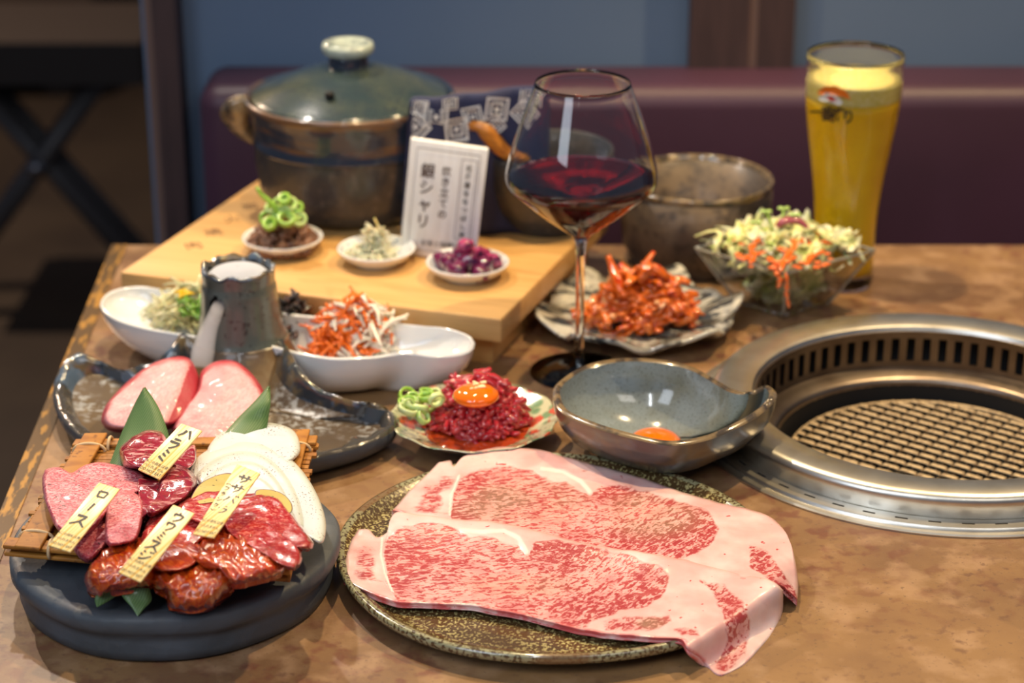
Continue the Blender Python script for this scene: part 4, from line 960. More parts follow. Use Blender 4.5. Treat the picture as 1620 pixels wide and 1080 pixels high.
# tongue slices
Z2 = lambda x, y: (60+.3704*x, 380+.3704*y)
def ztongue(px, py): return .013+max(0, (705-py))*.00020
for lab, ol, sd, th_ in [('thick pale tongue slice leaning left of the other, red side showing', [(270, 770), (300, 690), (400, 590), (500, 520), (600, 497), (660, 515), (690, 580), (680, 650), (630, 730), (550, 790), (420, 812), (310, 805)], 1, .016),
                ('thick pale pink tongue slice with red rim, right of its twin', [(570, 800), (630, 710), (680, 630), (700, 560), (760, 518), (840, 518), (910, 565), (965, 645), (985, 740), (880, 800), (800, 850), (700, 878), (610, 840)], 2, .015)]:
    V, F, A_ = slab(ol, ztongue, th_, conv=Z2, seed=sd, amp=.0014, ns=50, edge=.12, dome=.002)
    if sd == 1:
        for i in range(len(V)):
            x, y = (A_['qx'][i]-60)/.3704, (A_['qy'][i]-380)/.3704
            g = min(1, max(0, ((x-640)*.93+(y-520)*.36)/30+.5)); A_['edge'][i] = max(A_['edge'][i], g); V[i][2] -= .009*min(1, max(0, ((x-640)*.93+(y-520)*.36)/110))
    o = obj('tongue_slice', V, F, m_tongue, None, at=V.min(0), attrs=A_); tag(o, lab, 'meat', 'raw tongue slices on the volcano plate')
# ------------------------------------------------------------------ black stone drum dish
Z1 = lambda x, y: (.3889*x, 640+.3889*y)
dcx = W(283, 853, .03); dc = np.array([dcx[0]-.002, 1.184, 0])
dr = thing('black_pedestal_dish', 'thick round matte black stoneware dish under the bamboo mat', 'dish', dc)
def dw(a, r, z, j): return r*(1+.006*math.sin(3*a+1)+.003*math.sin(9*a)), z+.0008*math.sin(7*a)*(1 if z > .02 else 0)
obj('dish_body', *lathe(dc, [(.0004, 0), (.093, 0), (.0965, .002), (.098, .008), (.0975, .014), (.098, .018), (.1003, .0205), (.1022, .024), (.1022, .0295), (.100, .0325), (.094, .0325), (.085, .0295), (.0004, .0290)], 128, dw), m_stone, dr)
# pale dish under mat
TZm = .0455
q4 = [W(14, 868, TZm), W(450, 908, TZm), W(503, 694, TZm), (W(120, 700, TZm))]
def QP(u, v, z=TZm): p = (q4[0]*(1-u)+q4[1]*u)*(1-v)+(q4[3]*(1-u)+q4[2]*u)*v; return np.array([p[0], p[1], z])
ud = thing('square_dish', 'thin pale blue-grey square dish hidden under the bamboo mat', 'dish', QP(.5, .5, .0325))
m_pale = solid('pale_blue_grey_glaze', (150, 164, 186), .25, coat=.6)
o = obj('dish_body', *box8([QP(.12, .12, .0327), QP(.86, .12, .0327), QP(.86, .88, .0327), QP(.12, .88, .0327), QP(.04, .03, .0430), QP(.96, .03, .0430), QP(.96, .97, .0430), QP(.04, .97, .0430)]), m_pale, ud); bevel(o, .001, 2)
mat_ = thing('bamboo_mat', 'square amber bamboo slat mat tied with pale cord under the meats', 'mat', QP(.5, .5, TZm-.002))
random.seed(3)
ns_ = 27
for i in range(ns_):
    v0 = .035+i*(.93/ns_); v1 = v0+.93/ns_*.80; dz = rnd(-.0003, .0004); e0, e1_ = rnd(-.012, .012), rnd(-.012, .012)
    o = obj('slat', *box8([QP(e0, v0, TZm-.002+dz), QP(1+e1_, v0, TZm-.002+dz), QP(1+e1_, v1, TZm-.002+dz), QP(e0, v1, TZm-.002+dz), QP(e0, v0, TZm+dz), QP(1+e1_, v0, TZm+dz), QP(1+e1_, v1, TZm+dz), QP(e0, v1, TZm+dz)]), m_bamboo, mat_, smooth=False)
def strip_(u0, v0, u1, v1, z0, z1): return box8([QP(u0, v0, z0), QP(u1, v0, z0), QP(u1, v1, z0), QP(u0, v1, z0), QP(u0, v0, z1), QP(u1, v0, z1), QP(u1, v1, z1), QP(u0, v1, z1)])
for a in [(-.02, -.01, 1.02, .065), (-.0, .935, 1.0, 1.0)]:
    o = obj('frame_strip', *strip_(a[0], a[1], a[2], a[3], TZm+.0003, TZm+.0030), m_bamboo, mat_); bevel(o, .0008, 2)
    o = obj('frame_strip', *strip_(a[0], a[1]+.005, a[2], a[3], TZm-.0050, TZm-.0024), m_bamboo, mat_); bevel(o, .0008, 2)
for a in [(.03, -.03, .125, 1.03), (.885, -.03, .965, 1.03)]:
    o = obj('frame_strip', *strip_(a[0], a[1], a[2], a[3], TZm+.0028, TZm+.0052), m_bamboo, mat_); bevel(o, .0008, 2)
def lash(ua, va, ub, vb):
    P = []
    for k in range(25):
        a = 2*math.pi*k/24; m_ = .5+.56*math.cos(a); p = QP(ua+(ub-ua)*m_, va+(vb-va)*m_, TZm+.0003+.0054*math.sin(a)); P.append(p)
    return tube(P, .0011, 6, False, 1.)
for ua, va, ub, vb in [(.15, -.01, .15, .065), (.02, .10, .135, .10), (.02, .45, .135, .45), (.02, .91, .135, .91), (.15, .93, .15, 1.0), (.875, .905, .975, .905), (.87, .93, .87, 1.0), (.86, -.01, .86, .065), (.875, .1, .975, .1)]:
    P, F = lash(ua, va, ub, vb); obj('cord_lashing', P, F, m_cord, mat_)
# ------------------------------------------------------------------ meats on the mat
MZ = .0485
def wr(f, a, amp, ph=0):
    ca, sa = math.cos(a), math.sin(a)
    def g(x, y):
        q = noise.noise(Vector((x*.035, y*.035, f))); v = math.sin(.5*f*(x*ca+y*sa)+ph+3.2*q)
        return amp*1.5*(abs(v)**.6-.5)*(.5+.8*noise.noise(Vector((x*.02+5, y*.02, ph)))+.3)+amp*.9*noise.noise(Vector((x*.12, y*.12, f)))
    return g
def droop(z, y0=905, dy=55., drop=.013): return lambda x, y: z-drop*min(1, max(0, (y-y0)/dy))**1.3
def piece(name, ol, z, th, mat, lab, cat, grp, sd, **k):
    V, F, A_ = slab(ol, z, th, conv=Z1, seed=sd, **k)
    o = obj(name, V, F, mat, None, at=V.mean(0)*[1, 1, 0]+V.min(0)*[0, 0, 1], attrs=A_); tag(o, lab, cat, grp); return o
# leaves
def leaf(px, zs, lab, ridge=True):
    P = np.array([W(p[0], p[1], z) for p, z in zip(px, zs)]); n_ = len(P)//2
    V = []; F = []
    Lh, Rh = P[:n_], P[n_:][::-1]
    N1 = 14; Ls, Rs = spl(Lh, N1), spl(Rh, N1)
    for sgn in (0, 1):
        for i in range(N1):
            for j in range(5):
                t = j/4; q = Ls[i]*(1-t)+Rs[i]*t; q = q+np.array([0, .004*(abs(t-.5)*2) if ridge else 0, -.0004*sgn]); V.append(q+np.array([0, .0004*sgn, 0]))
    for sgn in (0, 1):
        for i in range(N1-1):
            for j in range(4): a = sgn*N1*5+i*5+j; F.append((a, a+1, a+6, a+5))
    for i in range(N1-1):
        for j in (0, 4): a = i*5+j; b = a+N1*5; F.append((a, a+5, b+5, b))
    o = obj('bamboo_leaf', V, F, m_leaf, None, at=P.mean(0)); tag(o, lab, 'leaf', 'bamboo leaves between the meats'); return o
leaf([(170, 742), (190, 690), (210, 645), (226, 615), (228, 615), (248, 645), (262, 680), (275, 730)], [.050, .060, .072, .082, .082, .074, .064, .050], 'green bamboo leaf tip rising behind the dark red beef chunks')
leaf([(345, 700), (372, 668), (400, 640), (424, 613), (426, 613), (427, 640), (424, 662), (420, 690)], [.054, .060, .068, .076, .076, .070, .062, .054], 'green bamboo leaf tip rising behind the white onion slices')
leaf([(178, 925), (160, 932), (150, 946), (153, 960), (154, 960), (172, 950), (190, 938), (200, 930)], [.046, .044, .040, .035, .035, .038, .042, .046], 'short green leaf tip at front of the black dish, left one', False)
leaf([(186, 930), (195, 945), (208, 960), (217, 974), (218, 974), (228, 962), (240, 948), (236, 930)], [.046, .042, .038, .034, .034, .037, .040, .046], 'pointed green leaf tip at front of the black dish, right one', False)
# onions
on = [([(840, 200), (870, 140), (930, 100), (1020, 78), (1110, 75), (1185, 98), (1217, 145), (1215, 205), (1150, 240), (1000, 240), (880, 240)], .0535, 'back white onion slice, topmost and rounded'),
 ([(745, 275), (800, 215), (880, 165), (970, 145), (1070, 155), (1160, 200), (1235, 275), (1295, 375), (1326, 480), (1312, 562), (1262, 545), (1210, 480), (1100, 430), (950, 400), (800, 330)], .0545, 'largest outer white onion slice curving down the right side'),
 ([(800, 300), (850, 235), (940, 193), (1040, 195), (1120, 240), (1185, 320), (1225, 420), (1232, 500), (1180, 480), (1080, 430), (900, 390)], .0580, 'third white onion slice, just inside the largest one'),
 ([(822, 330), (880, 262), (960, 230), (1050, 240), (1115, 292), (1165, 370), (1188, 445), (1120, 430), (960, 400)], .0615, 'fourth white onion slice nearest the wooden label'),
 ([(880, 350), (930, 300), (1010, 285), (1080, 310), (1130, 365), (1140, 410), (1000, 410)], .0650, 'smallest innermost white onion slice behind the label')]
for i, (ol, z, lab) in enumerate(on):
    piece('onion_slice', ol, z-.003+(0 if i else .001), .0055, m_onion, lab, 'onion', 'white onion slices on the mat', i+40, amp=.0006, edge=.16, dome=-.0015)
piece('sweet_potato_slice', [(775, 400), (800, 335), (860, 295), (930, 277), (960, 300), (940, 380), (860, 400)], .066, .004, m_spotato, 'yellow sweet potato slice left of the wooden label', 'sweet potato', 'sweet potato slices', 50, amp=.0003, edge=.06)
piece('sweet_potato_slice', [(1040, 350), (1100, 345), (1155, 365), (1188, 405), (1182, 440), (1120, 440), (1050, 400)], .065, .004, m_spotato, 'purple-skinned sweet potato slice right of the wooden label', 'sweet potato', 'sweet potato slices', 51, amp=.0003, edge=.06)
# harami
piece('beef_chunk', [(485, 185), (530, 140), (600, 105), (660, 112), (688, 165), (690, 230), (640, 262), (560, 265), (505, 250)], .050, .022, m_harami, 'dark red beef chunk beneath the back label, nearest the tall leaf', 'meat', 'dark red beef chunks', 60, amp=.003, ns=40, edge=.2)
piece('beef_chunk', [(700, 250), (730, 210), (785, 165), (800, 190), (790, 240), (730, 275)], .052, .014, m_harami, 'small brownish beef chunk right of the back label', 'meat', 'dark red beef chunks', 61, amp=.003, ns=40)
piece('beef_chunk', [(655, 305), (720, 252), (770, 265), (802, 315), (770, 370), (700, 410), (620, 460), (590, 430), (630, 370)], .053, .018, m_harami, 'red and white beef chunk below the back label, right one', 'meat', 'dark red beef chunks', 62, amp=.003, ns=40)
piece('beef_chunk', [(560, 300), (610, 300), (655, 320), (650, 370), (600, 440), (570, 470), (560, 380)], .050, .016, m_harami, 'deep red beef chunk wedged beside the pink marbled slices', 'meat', 'dark red beef chunks', 63, amp=.003, ns=40)
# roast
piece('beef_slice', [(310, 500), (380, 450), (450, 480), (450, 540), (420, 592), (362, 637), (315, 610), (290, 560)], droop(.0490, 850, 50, .006), .009, m_roast, 'lowest pink marbled beef slice, its corner hanging over the mat', 'meat', 'pink marbled beef slices', 70, jag=.03)
piece('beef_slice', [(172, 305), (185, 265), (240, 253), (290, 278), (335, 250), (385, 233), (460, 240), (550, 262), (590, 300), (572, 355), (500, 380), (440, 440), (380, 510), (300, 550), (235, 510), (200, 440), (178, 375)], .0550, .009, m_roast, 'large pink marbled beef slice under the leftmost label', 'meat', 'pink marbled beef slices', 71, amp=.0022, ns=36, jag=.02, edge=.1)
piece('beef_slice', [(440, 400), (480, 350), (530, 348), (578, 382), (582, 450), (562, 530), (530, 560), (450, 575), (428, 540), (430, 460)], .0580, .010, m_roast, 'narrow pink marbled beef slice right of the leftmost label', 'meat', 'pink marbled beef slices', 72, jag=.03, edge=.15)
# sasabara
piece('marinated_slice', [(580, 520), (610, 455), (680, 425), (780, 430), (860, 460), (850, 540), (740, 590), (620, 590), (570, 560)], .0530, .012, m_sasa, 'orange-red marinated beef slice between the two front labels', 'meat', 'marbled marinated beef slices', 80, amp=.002, ns=50, jag=.03)
piece('marinated_slice', [(715, 410), (790, 365), (890, 345), (980, 358), (1070, 358), (1150, 400), (1205, 465), (1262, 540), (1277, 575), (1240, 592), (1170, 560), (1080, 520), (960, 500), (820, 480), (740, 450)], .0610, .009, m_sasa, 'longest marbled red marinated slice below the onions', 'meat', 'marbled marinated beef slices', 81, amp=.002, ns=50, jag=.03, edge=.12)
piece('marinated_slice', [(900, 460), (960, 435), (1040, 445), (1110, 490), (1180, 545), (1225, 600), (1225, 645), (1192, 668), (1120, 640), (1030, 580), (930, 520)], .0625, .009, m_sasa, 'bright red marinated slice in front of the longest one', 'meat', 'marbled marinated beef slices', 82, amp=.002, ns=50, jag=.03, edge=.12)
# uwamisuji
piece('glazed_slice', [(380, 640), (430, 580), (500, 540), (580, 550), (640, 590), (670, 660), (640, 730), (560, 750), (470, 760), (375, 775), (342, 715), (355, 670)], droop(.0455, 895, 50), .017, m_uwa, 'leftmost brown-glazed marinated slice under the front label', 'meat', 'brown-glazed marinated beef slices', 90, amp=.0018, ns=45, wrinkle=wr(.35, .9, .0018), jag=.03, edge=.42)
piece('glazed_slice', [(620, 690), (700, 640), (800, 625), (900, 645), (960, 680), (955, 740), (900, 790), (850, 825), (760, 838), (690, 825), (670, 775), (625, 745)], droop(.0455, 905, 60), .019, m_uwa, 'frontmost brown-glazed marinated slice overhanging the mat edge', 'meat', 'brown-glazed marinated beef slices', 91, amp=.0018, ns=45, wrinkle=wr(.4, 1.0, .0020), jag=.03, edge=.42)
piece('glazed_slice', [(740, 610), (840, 545), (940, 490), (1030, 510), (1110, 570), (1162, 640), (1140, 690), (1030, 722), (950, 735), (890, 690), (790, 655)], .0540, .016, m_uwa, 'rightmost brown-glazed marinated slice with pale red streaks', 'meat', 'brown-glazed marinated beef slices', 92, amp=.0018, ns=45, wrinkle=wr(.4, -.6, .0018), jag=.03, edge=.42)
piece('glazed_slice', [(600, 600), (680, 560), (780, 560), (830, 600), (780, 660), (660, 680), (610, 650)], .0560, .013, m_uwa, 'small brown-glazed slice tucked behind the front label', 'meat', 'brown-glazed marinated beef slices', 93, amp=.0018, ns=45, jag=.04)
# ------------------------------------------------------------------ name labels
def label(quad, zt_, zb_, chars, small, lab, extra=None):
    a, b, c_, d = [Z1(*p) for p in quad]
    TL, TRr, BRr, BLl = W(a[0], a[1], zt_), W(b[0], b[1], zt_), W(c_[0], c_[1], zb_), W(d[0], d[1], zb_)
    t = thing('name_label', lab, 'label', (BLl+BRr)/2, 'yellow wooden name labels')
    nn = np.cross(TRr-TL, BLl-TL); nn /= np.linalg.norm(nn); nn *= -1 if nn[2] < 0 else 1
    th = .0012
    o = obj('tag_body', *box8([BLl-nn*th, BRr-nn*th, TRr-nn*th, TL-nn*th, BLl, BRr, TRr, TL]), None or tagmat(TL, TRr, BLl), t); bevel(o, .0004, 2)
    Pm = lambda u, v: (TL*(1-u)+TRr*u)*(1-v)+(BLl*(1-u)+BRr*u)*v+nn*.0003
    ar = np.linalg.norm(TL-TRr)/np.linalg.norm(TL-BLl)
    brush('main_lettering', [(ch, u, v, w_, w_*ar*hf) for ch, u, v, w_, hf in chars], Pm, m_black, t)
    mb = MB()
    for s, v in small:
        V, F = text_mesh(s, .165 if s[0] == 'D' else .15)
        mb.add([Pm(.5+x[0]*(.92 if s[0] == 'D' else 1), v-x[1]*ar) for x in V], F)
    V, F, _ = mb.get(); obj('small_lettering', V, F, m_black, t, smooth=False)
def tagmat(TL, TRr, BLl):
    m = bpy.data.materials.new('yellow_wood_print'); m.use_nodes = True; nt = m.node_tree; N = nt.nodes; L = nt.links; b = N['Principled BSDF']
    ax = (TRr-TL); ax /= np.linalg.norm(ax)
    tc = N.new('ShaderNodeTexCoord'); dp = N.new('ShaderNodeVectorMath'); dp.operation = 'DOT_PRODUCT'; L.new(tc.outputs['Object'], dp.inputs[0]); dp.inputs[1].default_value = ax
    n1 = N.new('ShaderNodeTexNoise'); n1.inputs['Scale'].default_value = 14; L.new(tc.outputs['Object'], n1.inputs[0])
    ad = N.new('ShaderNodeMath'); ad.operation = 'MULTIPLY_ADD'; L.new(n1.outputs[0], ad.inputs[0]); ad.inputs[1].default_value = .004; L.new(dp.outputs['Value'], ad.inputs[2])
    cmb = N.new('ShaderNodeCombineXYZ'); L.new(ad.outputs[0], cmb.inputs[0])
    n2 = N.new('ShaderNodeTexNoise'); n2.inputs['Scale'].default_value = 480; n2.inputs['Detail'].default_value = 1; L.new(cmb.outputs[0], n2.inputs[0])
    r = N.new('ShaderNodeValToRGB'); L.new(n2.outputs[0], r.inputs[0]); e = r.color_ramp.elements
    e[0].position = .46; e[0].color = S(250, 226, 158); e[1].position = .62; e[1].color = S(240, 186, 84)
    L.new(r.outputs[0], b.inputs['Base Color']); b.inputs['Roughness'].default_value = .35; return m
SM = [('※この商札は食', .80), ('べられません', .875), ('DO NOT EAT', .95)]
label([(737, 75), (822, 105), (648, 303), (560, 262)], .090, .074, [('ハ', .55, .15, .62, .85), ('ラ', .45, .38, .58, .9), ('ミ', .45, .61, .5, 1.1)], SM, 'yellow wooden label reading ハラミ, the rearmost of four')
label([(402, 315), (487, 342), (285, 598), (195, 570)], .082, .068, [('ロ', .52, .15, .58, .85), ('ー', .48, .36, .55, .9), ('ス', .45, .57, .72, .9)], SM, 'yellow wooden label reading ロース on pink beef at left')
label([(965, 240), (1058, 278), (870, 540), (783, 525)], .094, .078, [('サ', .62, .15, .58, .75), ('サ', .60, .30, .58, .75), ('バ', .60, .46, .55, .75), ('ラ', .58, .62, .52, .75), ('(', .2, .27, .3, .5), ('フ', .2, .34, .25, .7), ('ラ', .2, .42, .25, .7), ('ン', .2, .50, .25, .7), ('ク', .2, .58, .25, .7), (')', .2, .66, .3, .5)], SM, 'yellow wooden label reading ササバラ in front of the onions')
label([(705, 405), (790, 440), (570, 720), (480, 680)], .090, .072, [('ウ', .55, .13, .55, .8), ('ワ', .52, .27, .52, .8), ('ミ', .50, .41, .45, .9), ('ス', .50, .55, .62, .8), ('ジ', .48, .70, .58, .8)], SM, 'yellow wooden label reading ウワミスジ, nearest the camera')
# ------------------------------------------------------------------ steak plate
pcn = np.array([.0268, 1.2057, 0]); PR = .138
sp_ = thing('speckled_plate', 'large round olive-brown speckled plate under the two big steaks', 'plate', pcn)
def pw(a, r, z, j): return r*(1+(.008*math.sin(2*a+2.2)+.004*math.sin(5*a))*(r/PR)**2), z+.0007*math.sin(4*a+1)*(r/PR)**3
obj('plate_face', *lathe(pcn, [(.0004, .0085), (PR*.86, .0085), (PR*.91, .0095), (PR*.945, .013), (PR*.965, .0145)], 128, pw), m_plate, sp_)
obj('plate_rim', *lathe(pcn, [(PR*.96, .0143), (PR*.98, .0155), (PR*.995, .015), (PR, .0125), (PR*.99, .0095), (PR*.93, .0045), (PR*.80, .002), (PR*.78, 0), (PR*.70, 0), (PR*.69, .002), (.0004, .003)], 128, pw), m_plrim, sp_)
Z3 = lambda P: np.stack([520+.4691*np.asarray(P, float)[:, 0], 700+.4691*np.asarray(P, float)[:, 1]], 1)
def sdist(px, py, poly):
    poly = np.array(poly, float); n_ = len(poly); d = np.full(px.shape, 1e9); ins_ = np.zeros(px.shape, bool)
    for i in range(n_):
        a, b = poly[i], poly[(i+1) % n_]; ab = b-a; t = np.clip(((px-a[0])*ab[0]+(py-a[1])*ab[1])/(ab@ab), 0, 1)
        d = np.minimum(d, np.hypot(px-a[0]-t*ab[0], py-a[1]-t*ab[1]))
        c_ = ((a[1] > py) != (b[1] > py)) & (px < (b[0]-a[0])*(py-a[1])/(b[1]-a[1]+1e-12)+a[0]); ins_ ^= c_
    return np.where(ins_, d, -d)
def ldist(px, py, line):
    d = np.full(px.shape, 1e9)
    for a, b in zip(line[:-1], line[1:]):
        a = np.array(a, float); ab = np.array(b, float)-a; t = np.clip(((px-a[0])*ab[0]+(py-a[1])*ab[1])/(ab@ab), 0, 1)
        d = np.minimum(d, np.hypot(px-a[0]-t*ab[0], py-a[1]-t*ab[1]))
    return d
sm = lambda x, a, b: (lambda t: t*t*(3-2*t))(np.clip((x-a)/(b-a), 0, 1))
def steak(name, back, front, left, right, zfun, leans, seams, browns, th, lab, seed):
    NU, NV = 260, 90
    Bk, Fr = spl(back, NU), spl(front, NU); Lf, Rt = spl(left, NV), spl(right, NV)   # left,right run back->front
    u = np.linspace(0, 1, NU)[:, None, None]; v = np.linspace(0, 1, NV)[None, :, None]
    C = (1-v)*Bk[:, None]+v*Fr[:, None]+(1-u)*Lf[None]+u*Rt[None]-((1-u)*(1-v)*Bk[0]+u*(1-v)*Bk[-1]+(1-u)*v*Fr[0]+u*v*Fr[-1])
    X, Y = C[..., 0], C[..., 1]
    lean = np.zeros(X.shape); 
    for poly, amt, soft in leans: lean = np.maximum(lean, amt*sm(sdist(X, Y, poly), -soft*1.5, soft*2.2))
    for line, wd_ in seams: lean *= sm(ldist(X, Y, line), wd_*.5, wd_*1.5)
    seam = np.zeros(X.shape)
    for line, wd_ in seams: seam = np.maximum(seam, 1-sm(ldist(X, Y, line), wd_*.3, wd_*1.2))
    br = np.zeros(X.shape)
    for cx, cy, rx, ry in browns: br = np.maximum(br, 1-sm(np.hypot((X-cx)/rx, (Y-cy)/ry), .3, 1))
    V = []; px_ = Z3(np.stack([X.ravel(), Y.ravel()], 1)); Zb = zfun(X, Y).ravel()
    uu = np.broadcast_to(np.linspace(0, 1, NU)[:, None], X.shape).ravel(); vv = np.broadcast_to(np.linspace(0, 1, NV)[None], X.shape).ravel()
    e = np.minimum.reduce([uu*8, (1-uu)*8, vv*3, (1-vv)*3]); ek = np.sqrt(np.clip(1-(1-np.clip(e/.12, 0, 1))**2, 0, 1))
    lv = lean.ravel()
    for i in range(len(px_)):
        z = Zb[i]+th*(.35+.65*ek[i]); p = W(px_[i, 0], px_[i, 1], z)
        p[2] += .0010*nz(p, 38, seed)+.0005*nz(p, 120, seed+2)-.0006*lv[i]; V.append(p)
    top = np.array(V); bot = top.copy(); bot[:, 2] = np.maximum(top[:, 2]-th, .0004); bot[:, 2] = np.minimum(bot[:, 2], top[:, 2]-.0005)
    nb_ = len(top); F = []
    for i in range(NU-1):
        for j in range(NV-1):
            a = i*NV+j; F.append((a, a+1, a+NV+1, a+NV)); F.append((nb_+a, nb_+a+NV, nb_+a+NV+1, nb_+a+1))
    bd = [i*NV for i in range(NU)]+[(NU-1)*NV+j for j in range(1, NV)]+[i*NV+NV-1 for i in range(NU-2, -1, -1)]+[j for j in range(NV-2, 0, -1)]
    for k in range(len(bd)): a, b = bd[k], bd[(k+1) % len(bd)]; F.append((a, b, nb_+b, nb_+a) if True else None)
    VV = np.vstack([top, bot]); at2 = lambda a: np.concatenate([a.ravel(), a.ravel()])
    o = obj(name, VV, F, m_steak, None, at=VV.mean(0)*[1, 1, 0]+[0, 0, VV[:, 2].min()], attrs={'lean': at2(lean), 'seam': at2(seam), 'browned': at2(br), 'mu': at2(uu), 'mv': at2(vv)})
    tag(o, lab, 'steak', 'large raw marbled steaks on the speckled plate'); return o
def steak_material():
    m = bpy.data.materials.new('marbled_raw_steak'); m.use_nodes = True; nt = m.node_tree; N = nt.nodes; L = nt.links; b = N['Principled BSDF']
    tc = N.new('ShaderNodeTexCoord')
    def att(n): a = N.new('ShaderNodeAttribute'); a.attribute_name = n; return a.outputs['Fac']
    def math_(op, a, b_=None, c=None):
        x = N.new('ShaderNodeMath'); x.operation = op
        for i, q in enumerate((a, b_, c)):
            if q is None: continue
            if isinstance(q, (int, float)): x.inputs[i].default_value = q
            else: L.new(q, x.inputs[i])
        return x.outputs[0]
    def rng(src, lo, hi, mn=0., mx=1.):
        r = N.new('ShaderNodeMapRange'); r.interpolation_type = 'SMOOTHSTEP'; r.inputs[1].default_value = lo; r.inputs[2].default_value = hi; r.inputs[3].default_value = mn; r.inputs[4].default_value = mx; L.new(src, r.inputs[0]); return r.outputs[0]
    def noise_(scale, detail=3, dist=0., st=None, rot=None, rough=.5):
        src = tc.outputs['Object']
        if rot is not None:
            mp = N.new('ShaderNodeMapping'); mp.inputs['Rotation'].default_value = (0, 0, rot); L.new(src, mp.inputs[0]); src = mp.outputs[0]
        if st is not None:
            mp = N.new('ShaderNodeMapping'); mp.inputs['Scale'].default_value = st; L.new(src, mp.inputs[0]); src = mp.outputs[0]
        t = N.new('ShaderNodeTexNoise'); t.inputs['Scale'].default_value = scale; t.inputs['Detail'].default_value = detail; t.inputs['Distortion'].default_value = dist; t.inputs['Roughness'].default_value = rough; L.new(src, t.inputs[0]); return t.outputs[0]
    def mix(f, a, c):
        x = N.new('ShaderNodeMix'); x.data_type = 'RGBA'; L.new(f, x.inputs[0])
        for k, q in ((6, a), (7, c)):
            if isinstance(q, tuple): x.inputs[k].default_value = q
            else: L.new(q, x.inputs[k])
        return x.outputs[2]
    wob = noise_(75, 5, .4); lean = math_('ADD', att('lean'), math_('MULTIPLY_ADD', wob, 1.3, -.68))
    leanm = rng(lean, .25, .62)
    big = noise_(20, 2)
    s1 = noise_(150, 4, .6, (1, 3.0, 1), -.20, .55)      # streaks near the left eye
    s2 = noise_(150, 4, .7, (3.0, 1, 1), .7, .55)        # other grain direction
    s3 = noise_(330, 4, .6, (1, 1.6, 1), .25)
    mu = att('mu'); w1 = rng(mu, .35, .6)
    mxv = N.new('ShaderNodeMix'); L.new(w1, mxv.inputs[0]); L.new(s1, mxv.inputs[2]); L.new(s2, mxv.inputs[3]); st = mxv.outputs[0]
    st = math_('MULTIPLY_ADD', s3, .35, math_('MULTIPLY', st, .65)); st = math_('ADD', st, math_('MULTIPLY_ADD', big, .22, -.11))
    red = rng(st, .470, .545)
    muscle = mix(rng(noise_(30, 3), .35, .7), S(184, 74, 74), S(168, 56, 60))
    muscle = mix(math_('MULTIPLY', att('browned'), rng(noise_(26, 3), .42, .6)), muscle, S(150, 104, 84))
    fatin = mix(rng(noise_(60, 3), .4, .7), S(228, 170, 164), S(216, 140, 138))
    fatin = mix(math_('MULTIPLY', att('browned'), .45), fatin, S(206, 160, 138))
    inner = mix(red, fatin, muscle)
    fat = mix(rng(noise_(28, 4), .38, .68), S(234, 202, 198), S(224, 172, 168))
    fat = mix(rng(noise_(170, 2), .70, .74), fat, S(186, 60, 62))
    col = mix(leanm, fat, inner)
    col = mix(math_('MULTIPLY', att('seam'), .9), col, S(244, 226, 218))
    mv = att('mv'); edge = rng(mv, .93, .985); col = mix(math_('MULTIPLY', edge, rng(noise_(70, 3), .40, .58)), col, S(206, 86, 86))
    L.new(col, b.inputs['Base Color'])
    I = b.inputs; I['Roughness'].default_value = .32; I['Coat Weight'].default_value = .45; I['Coat Roughness'].default_value = .14
    I['Subsurface Weight'].default_value = .15; I['Subsurface Radius'].default_value = (1, .4, .3); I['Subsurface Scale'].default_value = .003
    b1 = N.new('ShaderNodeBump'); b1.inputs['Strength'].default_value = .55; b1.inputs['Distance'].default_value = .0012; L.new(math_('MULTIPLY_ADD', math_('MULTIPLY', st, leanm), 1.0, math_('MULTIPLY', noise_(55, 5, .5), .8)), b1.inputs['Height'])
    L.new(b1.outputs[0], I['Normal']); return m
m_steak = steak_material()
def z_up(X, Y): return .0125 + .0035*sm(X, 1000, 1250) - .011*sm(X+(Y-400)*.2, 1500, 1610)*sm(Y, 330, 520)
steak('raw_steak', [(372, 66), (410, 60), (425, 78), (460, 42), (560, 16), (640, 14), (730, 26), (800, 48), (900, 74), (1000, 98), (1100, 132), (1200, 168), (1300, 198), (1420, 226), (1490, 250), (1540, 300), (1566, 360)],
      [(212, 232), (300, 262), (430, 300), (560, 320), (700, 350), (870, 390), (1060, 420), (1200, 440), (1400, 470), (1520, 482), (1545, 498), (1580, 528)],
      [(372, 66), (330, 108), (280, 152), (240, 200), (212, 232)], [(1566, 360), (1578, 420), (1584, 480), (1580, 528)], z_up,
      [([(412, 250), (410, 190), (440, 125), (490, 92), (580, 76), (690, 84), (720, 118), (800, 128), (850, 160), (880, 175), (910, 150), (980, 140), (1080, 165), (1200, 200), (1290, 240), (1320, 290), (1290, 345), (1200, 390), (1100, 420), (900, 400), (700, 340), (560, 310), (430, 300)], 1, 10),
       ([(262, 215), (330, 135), (395, 100), (425, 130), (395, 180), (385, 240), (300, 240)], .78, 26),
       ([(1418, 345), (1480, 365), (1530, 430), (1575, 490), (1585, 530), (1530, 500), (1470, 450), (1420, 420)], 1.25, 12), ([(480, 25), (560, 22), (540, 50), (470, 55)], .45, 15)],
      [([(720, 88), (790, 96), (850, 130), (880, 165)], 9), ([(440, 110), (412, 180), (408, 245)], 4)], [(640, 200, 330, 130), (1090, 240, 240, 110)], .0045, 'rear raw marbled steak, browner centre, partly under the front one', 3)
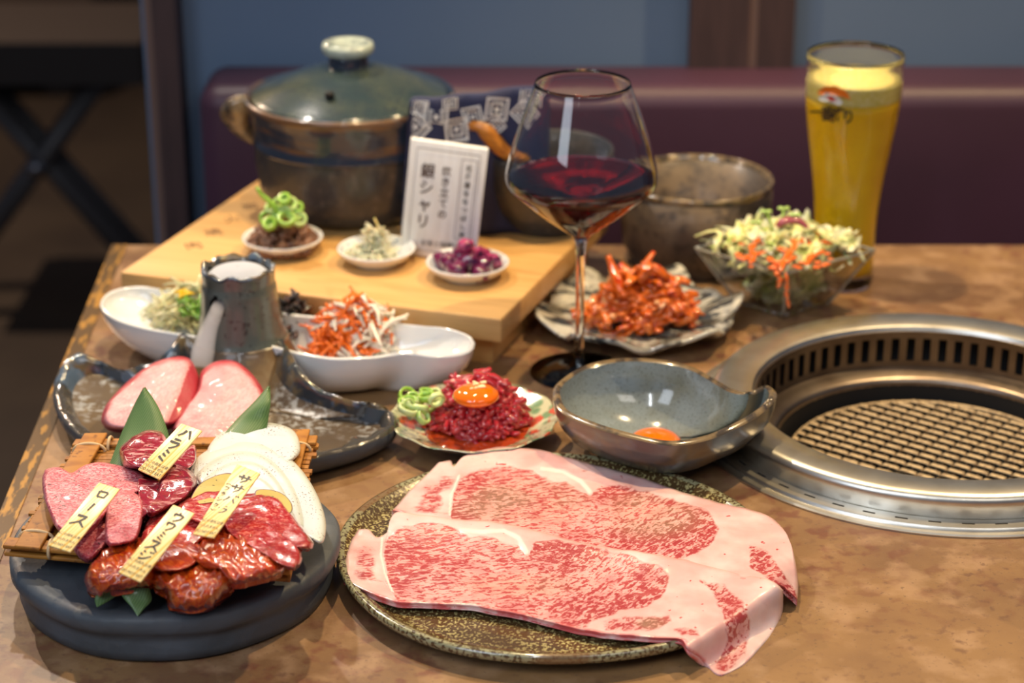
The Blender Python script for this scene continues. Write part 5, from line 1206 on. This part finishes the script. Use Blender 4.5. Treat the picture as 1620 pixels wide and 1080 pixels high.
def z_lo(X, Y):
    z = .0125+.003*sm(X, 900, 1150)+.0042*sm(Y-(.16*X+190), 130, -10)                   # rides over the steak behind
    d = ((X-1190)*(665-440)+(Y-665)*(1540-1190))/math.hypot(350, 225)   # distance past the fold line
    return z-.0165*sm(d, 12, 130)-.001*sm(d, 60, 160)
steak('raw_steak', [(100, 292), (135, 292), (165, 318), (205, 292), (206, 262), (232, 232), (300, 240), (420, 255), (560, 266), (700, 296), (870, 340), (1060, 370), (1200, 395), (1300, 420), (1400, 440), (1490, 462), (1532, 498)],
      [(50, 462), (80, 480), (120, 500), (170, 522), (230, 542), (330, 546), (480, 552), (560, 568), (640, 582), (760, 610), (880, 640), (1000, 652), (1120, 660), (1185, 664), (1212, 700), (1262, 742), (1300, 780), (1328, 787)],
      [(100, 292), (72, 340), (54, 400), (50, 462)], [(1532, 498), (1530, 570), (1500, 640), (1452, 700), (1400, 752), (1328, 787)], z_lo,
      [([(182, 380), (200, 320), (250, 275), (330, 265), (430, 285), (470, 312), (560, 322), (640, 342), (665, 372), (700, 330), (760, 325), (900, 350), (1020, 378), (1110, 410), (1152, 455), (1138, 505), (1080, 552), (990, 572), (900, 600), (860, 630), (700, 596), (600, 572), (480, 548), (330, 542), (230, 535), (198, 470)], 1, 10),
       ([(920, 600), (1000, 582), (1150, 578), (1160, 602), (1080, 632), (930, 636)], .85, 10), ([(76, 360), (125, 325), (165, 380), (165, 460), (110, 470), (70, 420)], .75, 26),
       ([(1245, 458), (1330, 482), (1395, 530), (1420, 600), (1405, 700), (1345, 775), (1300, 765), (1345, 660), (1330, 560), (1290, 505)], 1.3, 14), ([(1160, 625), (1250, 622), (1255, 655), (1190, 655)], .75, 10), ([(1200, 680), (1290, 760), (1320, 790), (1240, 740)], .7, 10)],
      [([(450, 292), (520, 300), (590, 296), (640, 322), (668, 368)], 9), ([(180, 320), (176, 380), (190, 440), (215, 500)], 4)], [(640, 480, 260, 60), (1090, 605, 80, 30)], .0032, 'front raw marbled steak draped over the plate edge onto the table', 8)
